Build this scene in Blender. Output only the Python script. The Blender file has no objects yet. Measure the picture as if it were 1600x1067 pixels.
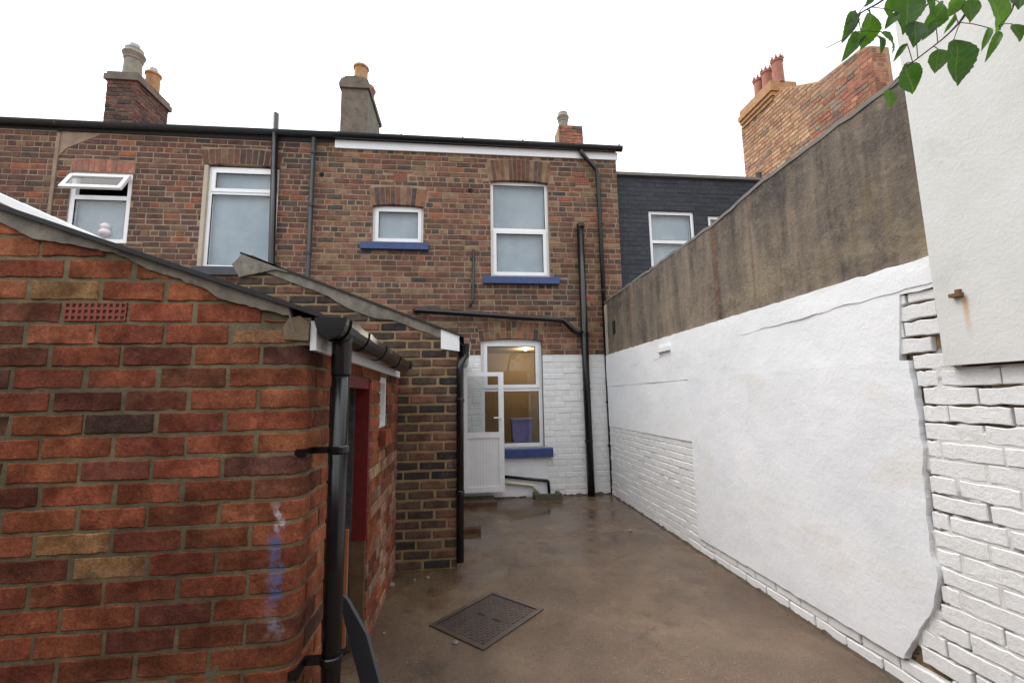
import bpy, math, random
from mathutils import Vector, Matrix, noise as mnoise
R = math.radians
rng = random.Random(7)
scene = bpy.context.scene
COL = scene.collection

# ------------------------------------------------------------------ camera
FPX, CH = 681.0, 1.45                       # focal length in photo pixels (1600 wide), eye height
_d = Vector(((726 - 800) / FPX, -(623 - 533.5) / FPX, 1)).normalized()
_t = Vector((1, .0163, 0))
_r = (_t - _t.dot(_d) * _d).normalized()
_u = _d.cross(_r)
if _u.y < 0: _u = -_u
CAMP = Vector((0, 0, CH))
def ray(px, py):
    c = Vector(((px - 800) / FPX, -(py - 533.5) / FPX, 1))
    return Vector((_r.dot(c), _d.dot(c), _u.dot(c)))
def onY(px, py, Y): v = ray(px, py); return CAMP + v * (Y / v.y)
def onX(px, py, X): v = ray(px, py); return CAMP + v * (X / v.x)
def onZ(px, py, Z): v = ray(px, py); return CAMP + v * ((Z - CH) / v.z)
def proj(p):
    q = Vector(p) - CAMP
    c = _r * q.x + _d * q.y + _u * q.z
    if c.z <= .05: return (-9999, -9999)
    return (800 + FPX * c.x / c.z, 533.5 - FPX * c.y / c.z)
cd = bpy.data.cameras.new('camera'); cam = bpy.data.objects.new('camera', cd); COL.objects.link(cam)
cd.sensor_width = 36; cd.lens = FPX / 1600 * 36; cd.clip_start = .02; cd.clip_end = 2000
# columns: camera x, y, -z axes in world coordinates
cx = Vector((_r.x, _d.x, _u.x)); cy = Vector((_r.y, _d.y, _u.y)); cz = -Vector((_r.z, _d.z, _u.z))
cam.matrix_world = Matrix(((cx.x, cy.x, cz.x, 0), (cx.y, cy.y, cz.y, 0), (cx.z, cy.z, cz.z, CH), (0, 0, 0, 1)))
scene.camera = cam

# ------------------------------------------------------------------ sky, sun, exposure
SUN_EL, SUN_AZ = R(55), R(296)              # overcast: broad sun behind the cloud
w = bpy.data.worlds.new('World'); scene.world = w; w.use_nodes = True
nt = w.node_tree; N = nt.nodes; L = nt.links
bg = N['Background']; bg.inputs['Strength'].default_value = 1.0
sky = N.new('ShaderNodeTexSky'); sky.sky_type = 'NISHITA'; sky.sun_disc = False
sky.sun_elevation = SUN_EL; sky.sun_rotation = SUN_AZ; sky.dust_density = 4; sky.air_density = 1.5
tc = N.new('ShaderNodeTexCoord'); sp = N.new('ShaderNodeSeparateXYZ'); L.new(tc.outputs['Generated'], sp.inputs[0])
mr = N.new('ShaderNodeMapRange'); mr.inputs[1].default_value = 0; mr.inputs[2].default_value = 1
mr.inputs[3].default_value = .95; mr.inputs[4].default_value = 2.3; L.new(sp.outputs[2], mr.inputs[0])
nz = N.new('ShaderNodeTexNoise'); nz.inputs['Scale'].default_value = 2.2; nz.inputs['Detail'].default_value = 5
L.new(tc.outputs['Generated'], nz.inputs['Vector'])
cr = N.new('ShaderNodeMapRange'); cr.inputs[1].default_value = .3; cr.inputs[2].default_value = .7
cr.inputs[3].default_value = .5; cr.inputs[4].default_value = 1.35; L.new(nz.outputs['Fac'], cr.inputs[0])
mu = N.new('ShaderNodeMath'); mu.operation = 'MULTIPLY'; L.new(mr.outputs[0], mu.inputs[0]); L.new(cr.outputs[0], mu.inputs[1])
cl = N.new('ShaderNodeMix'); cl.data_type = 'RGBA'; cl.blend_type = 'MULTIPLY'; cl.inputs[0].default_value = 1
cl.inputs[6].default_value = (.975, .99, 1.0, 1); L.new(mu.outputs[0], cl.inputs[7])
ns = N.new('ShaderNodeMix'); ns.data_type = 'RGBA'; ns.blend_type = 'ADD'; ns.inputs[0].default_value = .06
L.new(cl.outputs[2], ns.inputs[6]); L.new(sky.outputs[0], ns.inputs[7]); L.new(ns.outputs[2], bg.inputs['Color'])
sd = bpy.data.lights.new('sun', 'SUN'); sun = bpy.data.objects.new('sun', sd); COL.objects.link(sun)
sd.energy = 1.4; sd.angle = R(30); sd.color = (1, .97, .93)
sv = Vector((math.sin(SUN_AZ) * math.cos(SUN_EL), math.cos(SUN_AZ) * math.cos(SUN_EL), math.sin(SUN_EL)))
sun.rotation_euler = sv.to_track_quat('Z', 'Y').to_euler(); sun.location = (0, -3, 12)
vs = scene.view_settings; vs.view_transform = 'Standard'; vs.look = 'None'; vs.exposure = 0; vs.gamma = 1
vs.use_curve_mapping = False

# ------------------------------------------------------------------ materials
def lin(r, g, b):
    f = lambda c: (c / 255 / 12.92) if c <= 10 else ((c / 255 + .055) / 1.055) ** 2.4
    return (f(r), f(g), f(b))
class G:
    """small node-graph helper"""
    def __init__(s, name):
        s.m = bpy.data.materials.new(name); s.m.use_nodes = True; s.t = s.m.node_tree
        s.b = s.t.nodes['Principled BSDF']; s.geo = s.t.nodes.new('ShaderNodeNewGeometry')
    def n(s, k, **kw):
        x = s.t.nodes.new(k)
        for a, b in kw.items(): setattr(x, a, b)
        return x
    def l(s, a, b): s.t.links.new(a, b)
    def pos(s, sc=(1, 1, 1)):
        mp = s.n('ShaderNodeMapping'); mp.inputs['Scale'].default_value = sc
        s.l(s.geo.outputs['Position'], mp.inputs['Vector']); return mp.outputs[0]
    def noise(s, scale, detail=4, rough=.6, vec=None, sc=None):
        x = s.n('ShaderNodeTexNoise'); x.inputs['Scale'].default_value = scale
        x.inputs['Detail'].default_value = detail; x.inputs['Roughness'].default_value = rough
        s.l(vec if vec is not None else s.pos(sc or (1, 1, 1)), x.inputs['Vector']); return x.outputs['Fac']
    def rng(s, v, a, b, c=0, d=1):
        x = s.n('ShaderNodeMapRange'); x.inputs[1].default_value = a; x.inputs[2].default_value = b
        x.inputs[3].default_value = c; x.inputs[4].default_value = d; s.l(v, x.inputs[0]); return x.outputs[0]
    def math(s, op, a, b=None):
        x = s.n('ShaderNodeMath', operation=op)
        for i, v in enumerate((a, b)):
            if v is None: continue
            if isinstance(v, (int, float)): x.inputs[i].default_value = v
            else: s.l(v, x.inputs[i])
        return x.outputs[0]
    def mix(s, fac, a, b, mode='MIX'):
        x = s.n('ShaderNodeMix', data_type='RGBA', blend_type=mode)
        for i, v in ((0, fac), (6, a), (7, b)):
            if isinstance(v, (int, float)): x.inputs[i].default_value = v
            elif isinstance(v, tuple): x.inputs[i].default_value = (*v, 1) if len(v) == 3 else v
            else: s.l(v, x.inputs[i])
        return x.outputs[2]
    def base(s, c):
        if isinstance(c, tuple): s.b.inputs['Base Color'].default_value = (*c, 1)
        else: s.l(c, s.b.inputs['Base Color'])
    def rough(s, v):
        if isinstance(v, (int, float)): s.b.inputs['Roughness'].default_value = v
        else: s.l(v, s.b.inputs['Roughness'])
    def bump(s, h, dist=.004, st=1.0):
        x = s.n('ShaderNodeBump'); x.inputs['Distance'].default_value = dist
        if isinstance(st, (int, float)): x.inputs['Strength'].default_value = st
        else: s.l(st, x.inputs['Strength'])
        s.l(h, x.inputs['Height']); s.l(x.outputs[0], s.b.inputs['Normal'])
    def xyz(s):
        x = s.n('ShaderNodeSeparateXYZ'); s.l(s.geo.outputs['Position'], x.inputs[0]); return x.outputs

def plain(name, c, rough=.5, var=.12, scale=6, bump=0, bscale=60, metal=0, dirt=None, dirt_amt=.3):
    g = G(name); f = g.noise(scale)
    col = g.mix(1.0, c, g.mix(g.rng(f, .3, .7), (1 - var,) * 3, (1 + var,) * 3), 'MULTIPLY')
    if dirt:
        d = g.rng(g.noise(scale * 1.7, 6, .7), .5, .68, 0, dirt_amt); col = g.mix(d, col, dirt)
    g.base(col); g.rough(rough); g.b.inputs['Metallic'].default_value = metal
    if bump: g.bump(g.noise(bscale, 5, .65), .003, bump)
    return g.m

def brick_mat(name, mort, blotch=.45, smear=.35, rough=.82, bst=.7, grain=70, low=(.42, .36, .34), bsc=11, gvar=.2, hot=0, stain=.25):
    """colour from the object colour (single bricks) or the 'col' attribute (joined brickwork)"""
    g = G(name)
    oi = g.n('ShaderNodeObjectInfo'); at = g.n('ShaderNodeAttribute', attribute_name='col')
    c = g.mix(1.0, oi.outputs['Color'], at.outputs['Color'], 'ADD')
    off = g.n('ShaderNodeVectorMath', operation='SCALE'); cmb = g.n('ShaderNodeCombineXYZ')
    for i in range(3): g.l(oi.outputs['Random'], cmb.inputs[i])
    g.l(cmb.outputs[0], off.inputs[0]); off.inputs['Scale'].default_value = 9.0
    pv = g.n('ShaderNodeVectorMath', operation='ADD'); g.l(g.geo.outputs['Position'], pv.inputs[0]); g.l(off.outputs[0], pv.inputs[1])
    f1 = g.rng(g.noise(bsc, 6, .62, vec=pv.outputs[0]), .38, .62)
    c = g.mix(g.math('MULTIPLY', g.math('SUBTRACT', 1.0, f1), blotch), c, g.mix(1.0, c, low, 'MULTIPLY'))
    if hot:
        c = g.mix(g.math('MULTIPLY', g.rng(g.noise(17, 5, .7, vec=pv.outputs[0]), .52, .66), hot), c, g.mix(1.0, c, (1.55, 1.6, 1.5), 'MULTIPLY'))
        ch = g.rng(g.noise(38, 6, .8, vec=pv.outputs[0]), .60, .68)
        c = g.mix(g.math('MULTIPLY', ch, .7), c, (.035, .024, .022))
    f2 = g.rng(g.noise(grain, 3, .7), .3, .7, 1 - gvar, 1 + gvar)
    c = g.mix(1.0, c, f2, 'MULTIPLY')
    f3 = g.rng(g.noise(23, 6, .75), .56, .72, 0, smear)
    c = g.mix(f3, c, mort)
    c = g.mix(1.0, c, g.rng(g.noise(1.9, 7, .72), .3, .66, 1 - stain, 1.0 + stain * .35), 'MULTIPLY')
    g.base(c); g.rough(rough); g.b.inputs['Specular IOR Level'].default_value = .25
    h = g.math('ADD', g.noise(grain * 1.6, 5, .7), g.math('MULTIPLY', g.noise(26, 4, .6), 1.4))
    g.bump(h, .004, bst)
    return g.m

M = {}
M['brick'] = brick_mat('house brick', lin(150, 128, 108), blotch=.7, smear=.5, low=(.5, .46, .44), bsc=9)
M['brick_near'] = brick_mat('outhouse brick', lin(150, 130, 100), blotch=.85, smear=.30, bst=1.0, grain=95, rough=.9, low=(.38, .30, .26), bsc=8, gvar=.3, hot=.7, stain=.5)
M['brick_dark'] = brick_mat('sooty brick', lin(130, 112, 88), blotch=.75, smear=.4, hot=.35)
M['brick_painted'] = brick_mat('white painted brick', lin(214, 211, 200), blotch=.06, smear=.12, rough=.6, bst=.8, low=(.8, .79, .76), gvar=.03, grain=40, stain=.06)
M['brick_slate'] = brick_mat('slate grey painted brick', lin(88, 92, 100), blotch=.3, smear=.12, rough=.7, stain=.15)

def mortar_mat(name, a, b, dark=None, stain=0, grit=.6):
    g = G(name); at = g.n('ShaderNodeAttribute', attribute_name='dirt')
    c = g.mix(g.rng(g.noise(8, 6, .7), .35, .65), a, b)
    c = g.mix(g.rng(g.noise(160, 3, .7), .35, .7, 0, grit), c, tuple(x * .4 for x in a))
    if stain: c = g.mix(1.0, c, g.rng(g.noise(1.9, 7, .72), .3, .66, 1 - stain, 1.0 + stain * .35), 'MULTIPLY')
    if dark: c = g.mix(at.outputs['Fac'], c, dark)
    g.base(c); g.rough(.9); g.bump(g.noise(140, 5, .75), .004, .9)
    return g.m
M['mortar'] = mortar_mat('house mortar', lin(172, 150, 128), lin(138, 116, 98))
M['mortar_near'] = mortar_mat('outhouse mortar', lin(146, 132, 102), lin(100, 92, 68), stain=.45)
M['mortar_dark'] = mortar_mat('tan mortar', lin(170, 146, 110), lin(138, 116, 86))
M['mortar_white'] = mortar_mat('painted mortar', lin(226, 226, 224), lin(216, 215, 210), lin(84, 66, 52), grit=.08)
M['mortar_slate'] = mortar_mat('painted joints', lin(60, 63, 69), lin(54, 57, 63))
M['mortar_buff'] = mortar_mat('buff mortar', lin(190, 150, 112), lin(160, 124, 92))
M['cement'] = plain('verge cement', lin(126, 119, 108), .85, .3, 9, .7, 90, dirt=lin(84, 76, 66), dirt_amt=.7)
M['upvc'] = plain('white plastic', lin(236, 236, 238), .3, .02, 3, dirt=lin(200, 198, 190), dirt_amt=.2)
M['gasket'] = plain('dark gasket', lin(40, 42, 46), .6, .05)
M['blackpipe'] = plain('black plastic', lin(17, 17, 19), .24, .15, 12, .12, 60)
M['greypipe'] = plain('weathered grey-black pipe', lin(44, 47, 52), .45, .15, 12)
M['felt'] = plain('roofing felt', lin(42, 42, 44), .8, .25, 12, .6, 120)
M['slate'] = plain('roof slate', lin(70, 72, 78), .6, .2, 5, .4, 40)
M['redtile'] = plain('red roof tile', lin(134, 52, 46), .7, .25, 9, .4, 60)
M['bluepaint'] = plain('blue sill paint', lin(50, 70, 118), .45, .14, 14, .25, 70, dirt=lin(30, 40, 74), dirt_amt=.6)
M['greysill'] = plain('dark sill', lin(62, 64, 70), .6, .12, 9, .3)
M['redpaint'] = plain('worn red paint', lin(112, 30, 32), .5, .2, 14, .4, 60, dirt=lin(66, 34, 30), dirt_amt=.6)
M['wood'] = plain('rotten wood', lin(104, 78, 58), .85, .35, 9, .8, 50, dirt=lin(70, 76, 44), dirt_amt=.7)
M['ply'] = plain('orange board', lin(176, 108, 70), .7, .14, 5, .2)
M['darkdoor'] = plain('charcoal board', lin(60, 60, 62), .8, .3, 10, .8, 40, dirt=lin(110, 108, 104), dirt_amt=.5)
M['plank'] = plain('dark grey board', lin(62, 64, 70), .5, .08, 6, .15)
M['pot_buff'] = plain('buff clay', lin(172, 128, 84), .75, .18, 9, .3, 60, dirt=lin(90, 76, 64), dirt_amt=.6)
M['pot_grey'] = plain('grey clay', lin(138, 132, 118), .8, .16, 9, .3, 60, dirt=lin(92, 86, 78), dirt_amt=.6)
M['pot_red'] = plain('red clay', lin(156, 100, 82), .75, .2, 9, .3, 60)
M['steel'] = plain('flue liner', lin(150, 152, 156), .35, .05, 5, metal=.8)
M['terracotta'] = plain('terracotta', lin(140, 70, 56), .75, .15, 20, .3)
M['hole'] = plain('dark cavity', lin(24, 22, 22), .9, .1)
M['iron'] = plain('cast iron', lin(84, 74, 70), .32, .25, 14, .4, 90, metal=.25, dirt=lin(96, 70, 56), dirt_amt=.6)
M['creampipe'] = plain('cream plastic', lin(206, 196, 168), .45, .06)
M['mosscon'] = plain('mossy concrete', lin(82, 80, 62), .6, .3, 12, .8, 60, dirt=lin(56, 66, 36), dirt_amt=.7)
M['stone'] = plain('pad stone', lin(114, 100, 78), .9, .3, 16, .9, 70)
M['room'] = plain('kitchen wall', lin(166, 142, 108), .7, .08, 3)
M['roomdark'] = plain('dark room', lin(58, 56, 60), .8, .1)
M['plasticbox'] = plain('mauve plastic', lin(126, 122, 176), .4, .06)
M['polycarb'] = plain('clear roof sheet', lin(214, 222, 226), .18, .05)
M['beige'] = plain('beige render', lin(176, 164, 146), .85, .12, 5, .3)
M['toy'] = plain('white plush', lin(240, 226, 230), .95, .06, 30)
M['curtain'] = plain('cream blind', lin(206, 210, 206), .8, .05)
M['coping'] = plain('grey coping', lin(120, 116, 112), .85, .2, 12, .6, 70)
M['renderstack'] = plain('chimney render', lin(112, 102, 92), .9, .22, 5, .8, 50, dirt=lin(78, 72, 62), dirt_amt=.8)
M['mud'] = plain('mud and moss', lin(66, 52, 40), .6, .4, 18, .9, 80, dirt=lin(62, 66, 36), dirt_amt=.7)
M['bark'] = plain('bark', lin(70, 60, 50), .85, .3, 14, .9, 60)

g = G('upstairs blind'); f = g.noise(2.6, 3)
g.base(g.mix(g.rng(f, .35, .65), lin(164, 172, 182), lin(184, 190, 198))); g.rough(.9); M['blind'] = g.m

def glass_mat(name, tint, refl=1.0):
    g = G(name); t = g.t; out = t.nodes['Material Output']
    tr = g.n('ShaderNodeBsdfTransparent'); tr.inputs[0].default_value = (*tint, 1)
    gl = g.n('ShaderNodeBsdfGlossy'); gl.inputs['Roughness'].default_value = .01
    fr = g.n('ShaderNodeFresnel'); fr.inputs[0].default_value = 1.5
    mx = g.n('ShaderNodeMixShader'); g.l(g.math('MULTIPLY', g.math('MULTIPLY', fr.outputs[0], refl), g.math('SUBTRACT', 1.0, g.geo.outputs['Backfacing'])), mx.inputs[0])
    g.l(tr.outputs[0], mx.inputs[1]); g.l(gl.outputs[0], mx.inputs[2]); g.l(mx.outputs[0], out.inputs[0])
    return g.m
M['glass'] = glass_mat('window glass', (.93, .95, .95), 1.6)

g = G('spot lamp'); g.base((1, 1, 1)); g.b.inputs['Emission Color'].default_value = (1, .93, .8, 1)
g.b.inputs['Emission Strength'].default_value = 14; M['lamp'] = g.m

# near outhouse wall: blue / white paint daubs at the corner
def daub(g, c, X, z0, z1, col, amt, half=.022):
    x = g.xyz()
    wob = g.math('MULTIPLY', g.math('SUBTRACT', g.noise(16, 4), .5), .09)
    dx = g.math('ABSOLUTE', g.math('ADD', g.math('SUBTRACT', x[0], X), wob))
    mk = g.math('MULTIPLY', g.rng(dx, half * .5, half, 1, 0), g.math('MULTIPLY', g.rng(x[2], z0, z0 + .05), g.rng(x[2], z1 - .05, z1, 1, 0)))
    mk = g.math('MULTIPLY', g.math('MULTIPLY', mk, g.rng(g.noise(40, 5, .7), .38, .55)), amt)
    return g.mix(mk, c, col)
for k in ('brick_near', 'mortar_near'):
    m = M[k]; gg = G.__new__(G); gg.m = m; gg.t = m.node_tree; gg.b = gg.t.nodes['Principled BSDF']
    gg.geo = [q for q in gg.t.nodes if q.type == 'NEW_GEOMETRY'][0]
    src = gg.b.inputs['Base Color'].links[0].from_socket
    c = daub(gg, src, -.665, .72, 1.02, lin(92, 108, 150), .85, .03)
    c = daub(gg, c, -.665, .98, 1.10, lin(205, 208, 215), .8, .022)
    c = daub(gg, c, -.655, .62, .74, lin(150, 160, 178), .5, .03)
    gg.base(c)

# white render of the yard wall
def white_render(name, a, b, rough=.55, cream=.35):
    g = G(name)
    c = g.mix(g.rng(g.noise(1.6, 5, .6), .35, .65), a, b)
    c = g.mix(g.rng(g.noise(2.3, 6, .7, sc=(1, .6, 1)), .54, .72, 0, cream), c, lin(214, 206, 184))
    c = g.mix(g.rng(g.noise(45, 4, .7), .58, .75, 0, .12), c, lin(170, 165, 150))
    g.base(c); g.rough(rough)
    h = g.math('ADD', g.noise(5, 5, .55), g.math('MULTIPLY', g.noise(48, 5, .65), .25))
    g.bump(h, .02, .5)
    return g.m
M['wrender'] = white_render('white painted render', lin(238, 239, 241), lin(230, 232, 235), cream=.2)
M['wrender_dull'] = white_render('patch render', lin(237, 238, 240), lin(226, 228, 232), cream=.4)
g = G('gable render')                       # roughcast white with a rust run under the bracket
c = g.mix(g.rng(g.noise(1.1, 6, .7), .35, .68), lin(214, 214, 212), lin(198, 198, 194))
c = g.mix(g.rng(g.noise(3.1, 7, .75), .58, .76, 0, .5), c, lin(176, 176, 170))
BR = onX(1500, 462, 2.13); x = g.xyz()
dy = g.math('ABSOLUTE', g.math('SUBTRACT', x[1], BR.y - .012))
mk = g.math('MULTIPLY', g.rng(dy, .004, .016, 1, 0), g.math('MULTIPLY', g.rng(x[2], BR.z - .2, BR.z - .02), g.rng(x[2], BR.z - .01, BR.z + .005, 1, 0)))
c = g.mix(g.math('MULTIPLY', mk, .75), c, lin(190, 138, 62))
g.base(c); g.rough(.8)
g.bump(g.math('ADD', g.noise(60, 5, .7), g.math('MULTIPLY', g.noise(9, 4), 1.2)), .004, .55); M['gable_render'] = g.m

g = G('soot stained render')                # brown-black upper wall with runs and algae
st = g.noise(3.2, 6, .7, sc=(1, 1.6, .22)); bl = g.noise(1.3, 6, .7); fine = g.noise(22, 6, .75)
c = g.mix(g.rng(st, .36, .64), lin(56, 50, 46), lin(128, 114, 100))
c = g.mix(g.rng(bl, .46, .60, 0, .8), c, lin(50, 46, 46))
c = g.mix(g.rng(g.noise(7, 7, .75), .54, .64, 0, .5), c, lin(140, 126, 104))
x = g.xyz()
lo = g.math('MULTIPLY', g.rng(x[2], 2.05, 2.75, 1, 0), g.rng(g.noise(2.6, 7, .72), .44, .6))
c = g.mix(g.math('MULTIPLY', lo, .8), c, lin(160, 144, 118))
al = g.math('MULTIPLY', g.rng(g.noise(2.1, 6, .7, sc=(1, 1.5, .5)), .55, .68), g.rng(x[1], 3.4, 2.0))
c = g.mix(g.math('MULTIPLY', al, .6), c, lin(112, 98, 48))
ru = g.rng(g.noise(2.4, 2, .5, sc=(1, 2.2, .06)), .66, .70)
c = g.mix(g.math('MULTIPLY', ru, .7), c, lin(104, 62, 42))
c = g.mix(g.rng(fine, .4, .7, 0, .35), c, lin(128, 116, 102))
g.base(c); g.rough(.85); g.bump(g.math('ADD', g.noise(30, 6, .7), g.math('MULTIPLY', g.noise(6, 4), 1.5)), .012, .8); M['soot'] = g.m

g = G('wet concrete')                       # rain-wet yard
a = g.noise(1.1, 6, .65); b = g.noise(5.5, 6, .7); fi = g.noise(90, 4, .7)
c = g.mix(g.rng(a, .35, .65), lin(98, 78, 60), lin(140, 118, 96))
c = g.mix(g.rng(b, .4, .68, 0, .55), c, lin(104, 78, 62))
c = g.mix(g.rng(g.noise(2.6, 5, .7), .56, .7, 0, .7), c, lin(62, 56, 40))
vo = g.n('ShaderNodeTexVoronoi'); vo.inputs['Scale'].default_value = 75; g.l(g.pos(), vo.inputs['Vector'])
vs2 = g.n('ShaderNodeSeparateColor'); g.l(vo.outputs['Color'], vs2.inputs[0])
ag = g.math('MULTIPLY', g.rng(vo.outputs['Distance'], .22, .34, 1, 0), g.rng(vs2.outputs[0], .62, .8))
agm = g.math('MULTIPLY', ag, g.rng(g.noise(1.3, 4), .34, .52))
c = g.mix(g.math('MULTIPLY', agm, g.rng(vs2.outputs[1], 0, 1, .35, .95)), c, lin(182, 160, 130))
c = g.mix(g.rng(fi, .4, .75, 0, .55), c, lin(52, 42, 34))
c = g.mix(g.rng(g.noise(.7, 7, .75), .52, .62, 0, .5), c, lin(64, 52, 42))
xg = g.xyz(); wet = g.math('MULTIPLY', g.rng(g.noise(1.0, 7, .7), .34, .56), g.rng(xg[1], 1.8, 4.4, .25, 1))
c = g.mix(wet, c, g.mix(1.0, c, (.66, .64, .62), 'MULTIPLY')); g.base(c)
g.rough(g.math('ADD', g.math('SUBTRACT', .40, g.math('MULTIPLY', wet, .38)), g.math('MULTIPLY', fi, .08)))
h = g.math('ADD', g.math('MULTIPLY', g.noise(55, 6, .8), 1.3), g.math('ADD', g.math('MULTIPLY', agm, .5), g.math('MULTIPLY', g.noise(6, 4), .8)))
g.bump(h, .008, g.rng(wet, 0, 1, 1.0, .05)); g.b.inputs['Specular IOR Level'].default_value = .6
M['ground'] = g.m

g = G('leaf'); oi = g.n('ShaderNodeObjectInfo'); tcn = g.n('ShaderNodeTexCoord')
s3 = g.n('ShaderNodeSeparateXYZ'); g.l(tcn.outputs['Object'], s3.inputs[0])
vein = g.math('ABSOLUTE', s3.outputs[0])
c = g.mix(g.rng(g.noise(60, 4, .6), .35, .65), oi.outputs['Color'], g.mix(1.0, oi.outputs['Color'], (.7, .78, .6), 'MULTIPLY'))
wv = g.n('ShaderNodeTexWave', wave_type='BANDS', bands_direction='Y'); wv.inputs['Scale'].default_value = 38
cmb = g.n('ShaderNodeCombineXYZ'); g.l(g.math('SUBTRACT', s3.outputs[1], g.math('MULTIPLY', vein, .7)), cmb.inputs[1]); g.l(cmb.outputs[0], wv.inputs[0])
c = g.mix(g.rng(wv.outputs['Fac'], .86, 1, 0, .10), c, lin(120, 150, 70))
c = g.mix(g.rng(vein, .0004, .0012, .35, 0), c, lin(120, 140, 74))
g.base(c); g.rough(.35); out = g.t.nodes['Material Output']
tl = g.n('ShaderNodeBsdfTranslucent'); g.l(g.mix(1.0, c, (1.3, 1.5, .5), 'MULTIPLY'), tl.inputs[0])
ms = g.n('ShaderNodeMixShader'); ms.inputs[0].default_value = .55
g.l(g.b.outputs[0], ms.inputs[1]); g.l(tl.outputs[0], ms.inputs[2]); g.l(ms.outputs[0], out.inputs[0]); M['leaf'] = g.m

# ------------------------------------------------------------------ object helpers
WL = {}                                     # world position of each object's origin
def tag(o, label, cat, group=None):
    o['label'] = label; o['category'] = cat
    if group: o['group'] = group
    return o
def thing(name, loc, label, cat, group=None):
    o = bpy.data.objects.new(name, None); COL.objects.link(o); o.location = loc; o.empty_display_size = .2
    WL[o] = Vector(loc); return tag(o, label, cat, group)
def place(o, parent, origin):
    COL.objects.link(o); origin = Vector(origin); WL[o] = origin
    o.location = origin - (WL[parent] if parent else Vector())
    if parent: o.parent = parent
def mesh(name, verts, faces, mat, parent=None, origin=None, smooth=False, cols=None, dirt=None):
    if origin is None:
        n = len(verts); origin = Vector((sum(v[0] for v in verts) / n, sum(v[1] for v in verts) / n, min(v[2] for v in verts)))
    origin = Vector(origin)
    me = bpy.data.meshes.new(name); me.from_pydata([tuple(Vector(v) - origin) for v in verts], [], faces)
    me.materials.append(mat)
    if smooth: me.polygons.foreach_set('use_smooth', [True] * len(me.polygons))
    if cols:
        at = me.color_attributes.new('col', 'FLOAT_COLOR', 'POINT')
        at.data.foreach_set('color', [q for c in cols for q in (*c, 1)])
    if dirt:
        at = me.attributes.new('dirt', 'FLOAT', 'POINT'); at.data.foreach_set('value', dirt)
    me.update()
    o = bpy.data.objects.new(name, me); place(o, parent, origin); return o
class MB:
    def __init__(s): s.v = []; s.f = []
    def box(s, a, b, fr=None):
        """box between corners a and b, optionally in frame fr(u,v,n)->world"""
        x0, y0, z0 = a; x1, y1, z1 = b; k = len(s.v)
        P = [(x0, y0, z0), (x1, y0, z0), (x1, y1, z0), (x0, y1, z0), (x0, y0, z1), (x1, y0, z1), (x1, y1, z1), (x0, y1, z1)]
        s.v += [Vector(fr(*p)) if fr else Vector(p) for p in P]
        s.f += [tuple(k + i for i in q) for q in ((0, 3, 2, 1), (4, 5, 6, 7), (0, 1, 5, 4), (1, 2, 6, 5), (2, 3, 7, 6), (3, 0, 4, 7))]
        return s
    def tube(s, pts, r, n=14, cap=True, r1=None):
        pts = [Vector(p) for p in pts]; k0 = len(s.v); m = len(pts); prev = None
        for i, p in enumerate(pts):
            d = ((pts[min(i + 1, m - 1)] - p).normalized() + (p - pts[max(i - 1, 0)]).normalized()).normalized()
            if prev is None: a = d.orthogonal().normalized()
            else: a = (prev - d * prev.dot(d)).normalized()
            prev = a; b = d.cross(a); rr = r if r1 is None else r + (r1 - r) * i / (m - 1)
            s.v += [p + (a * math.cos(2 * math.pi * j / n) + b * math.sin(2 * math.pi * j / n)) * rr for j in range(n)]
        for i in range(m - 1):
            for j in range(n):
                A = k0 + i * n; s.f.append((A + j, A + (j + 1) % n, A + n + (j + 1) % n, A + n + j))
        if cap: s.f.append(tuple(k0 + j for j in range(n))[::-1]); s.f.append(tuple(k0 + (m - 1) * n + j for j in range(n)))
        return s
    def lathe(s, c, prof, n=20):
        c = Vector(c); k0 = len(s.v); m = len(prof)
        for r, z in prof: s.v += [c + Vector((r * math.cos(2 * math.pi * j / n), r * math.sin(2 * math.pi * j / n), z)) for j in range(n)]
        for i in range(m - 1):
            for j in range(n):
                A = k0 + i * n; s.f.append((A + j, A + (j + 1) % n, A + n + (j + 1) % n, A + n + j))
        s.f.append(tuple(k0 + j for j in range(n))[::-1]); s.f.append(tuple(k0 + (m - 1) * n + j for j in range(n)))
        return s
    def prism(s, poly, n0, n1, fr):
        """polygon [(u,v)] extruded from n0 to n1 in frame fr"""
        k = len(s.v); m = len(poly)
        s.v += [Vector(fr(u, v, n1)) for u, v in poly] + [Vector(fr(u, v, n0)) for u, v in poly]
        s.f.append(tuple(range(k, k + m))); s.f.append(tuple(range(k + 2 * m - 1, k + m - 1, -1)))
        for i in range(m): j = (i + 1) % m; s.f.append((k + i, k + m + i, k + m + j, k + j))
        return s
    def gutter(s, a, b, w, dep, up=Vector((0, 0, 1)), th=.006, n=10):
        """half-round channel from a to b (points on the rim's centre line)"""
        a, b = Vector(a), Vector(b); d = (b - a).normalized(); side = d.cross(up).normalized(); k = len(s.v)
        for p in (a, b):
            for rr, dd in ((w / 2, dep), (w / 2 - th, dep - th)):
                for i in range(n + 1):
                    t = math.pi * i / n; s.v.append(p + side * (rr * math.cos(t)) - up * (dd * math.sin(t)))
        q = n + 1
        for i in range(n):
            s.f.append((k + i, k + i + 1, k + 2 * q + i + 1, k + 2 * q + i))
            s.f.append((k + q + i + 1, k + q + i, k + 3 * q + i, k + 3 * q + i + 1))
            s.f.append((k + i + 1, k + i, k + q + i, k + q + i + 1))
            s.f.append((k + 2 * q + i, k + 2 * q + i + 1, k + 3 * q + i + 1, k + 3 * q + i))
        for e in (0, n): s.f.append((k + e, k + 2 * q + e, k + 3 * q + e, k + q + e))
        return s
    def make(s, name, mat, parent=None, origin=None, smooth=False):
        return mesh(name, s.v, s.f, mat, parent, origin, smooth)
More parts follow.
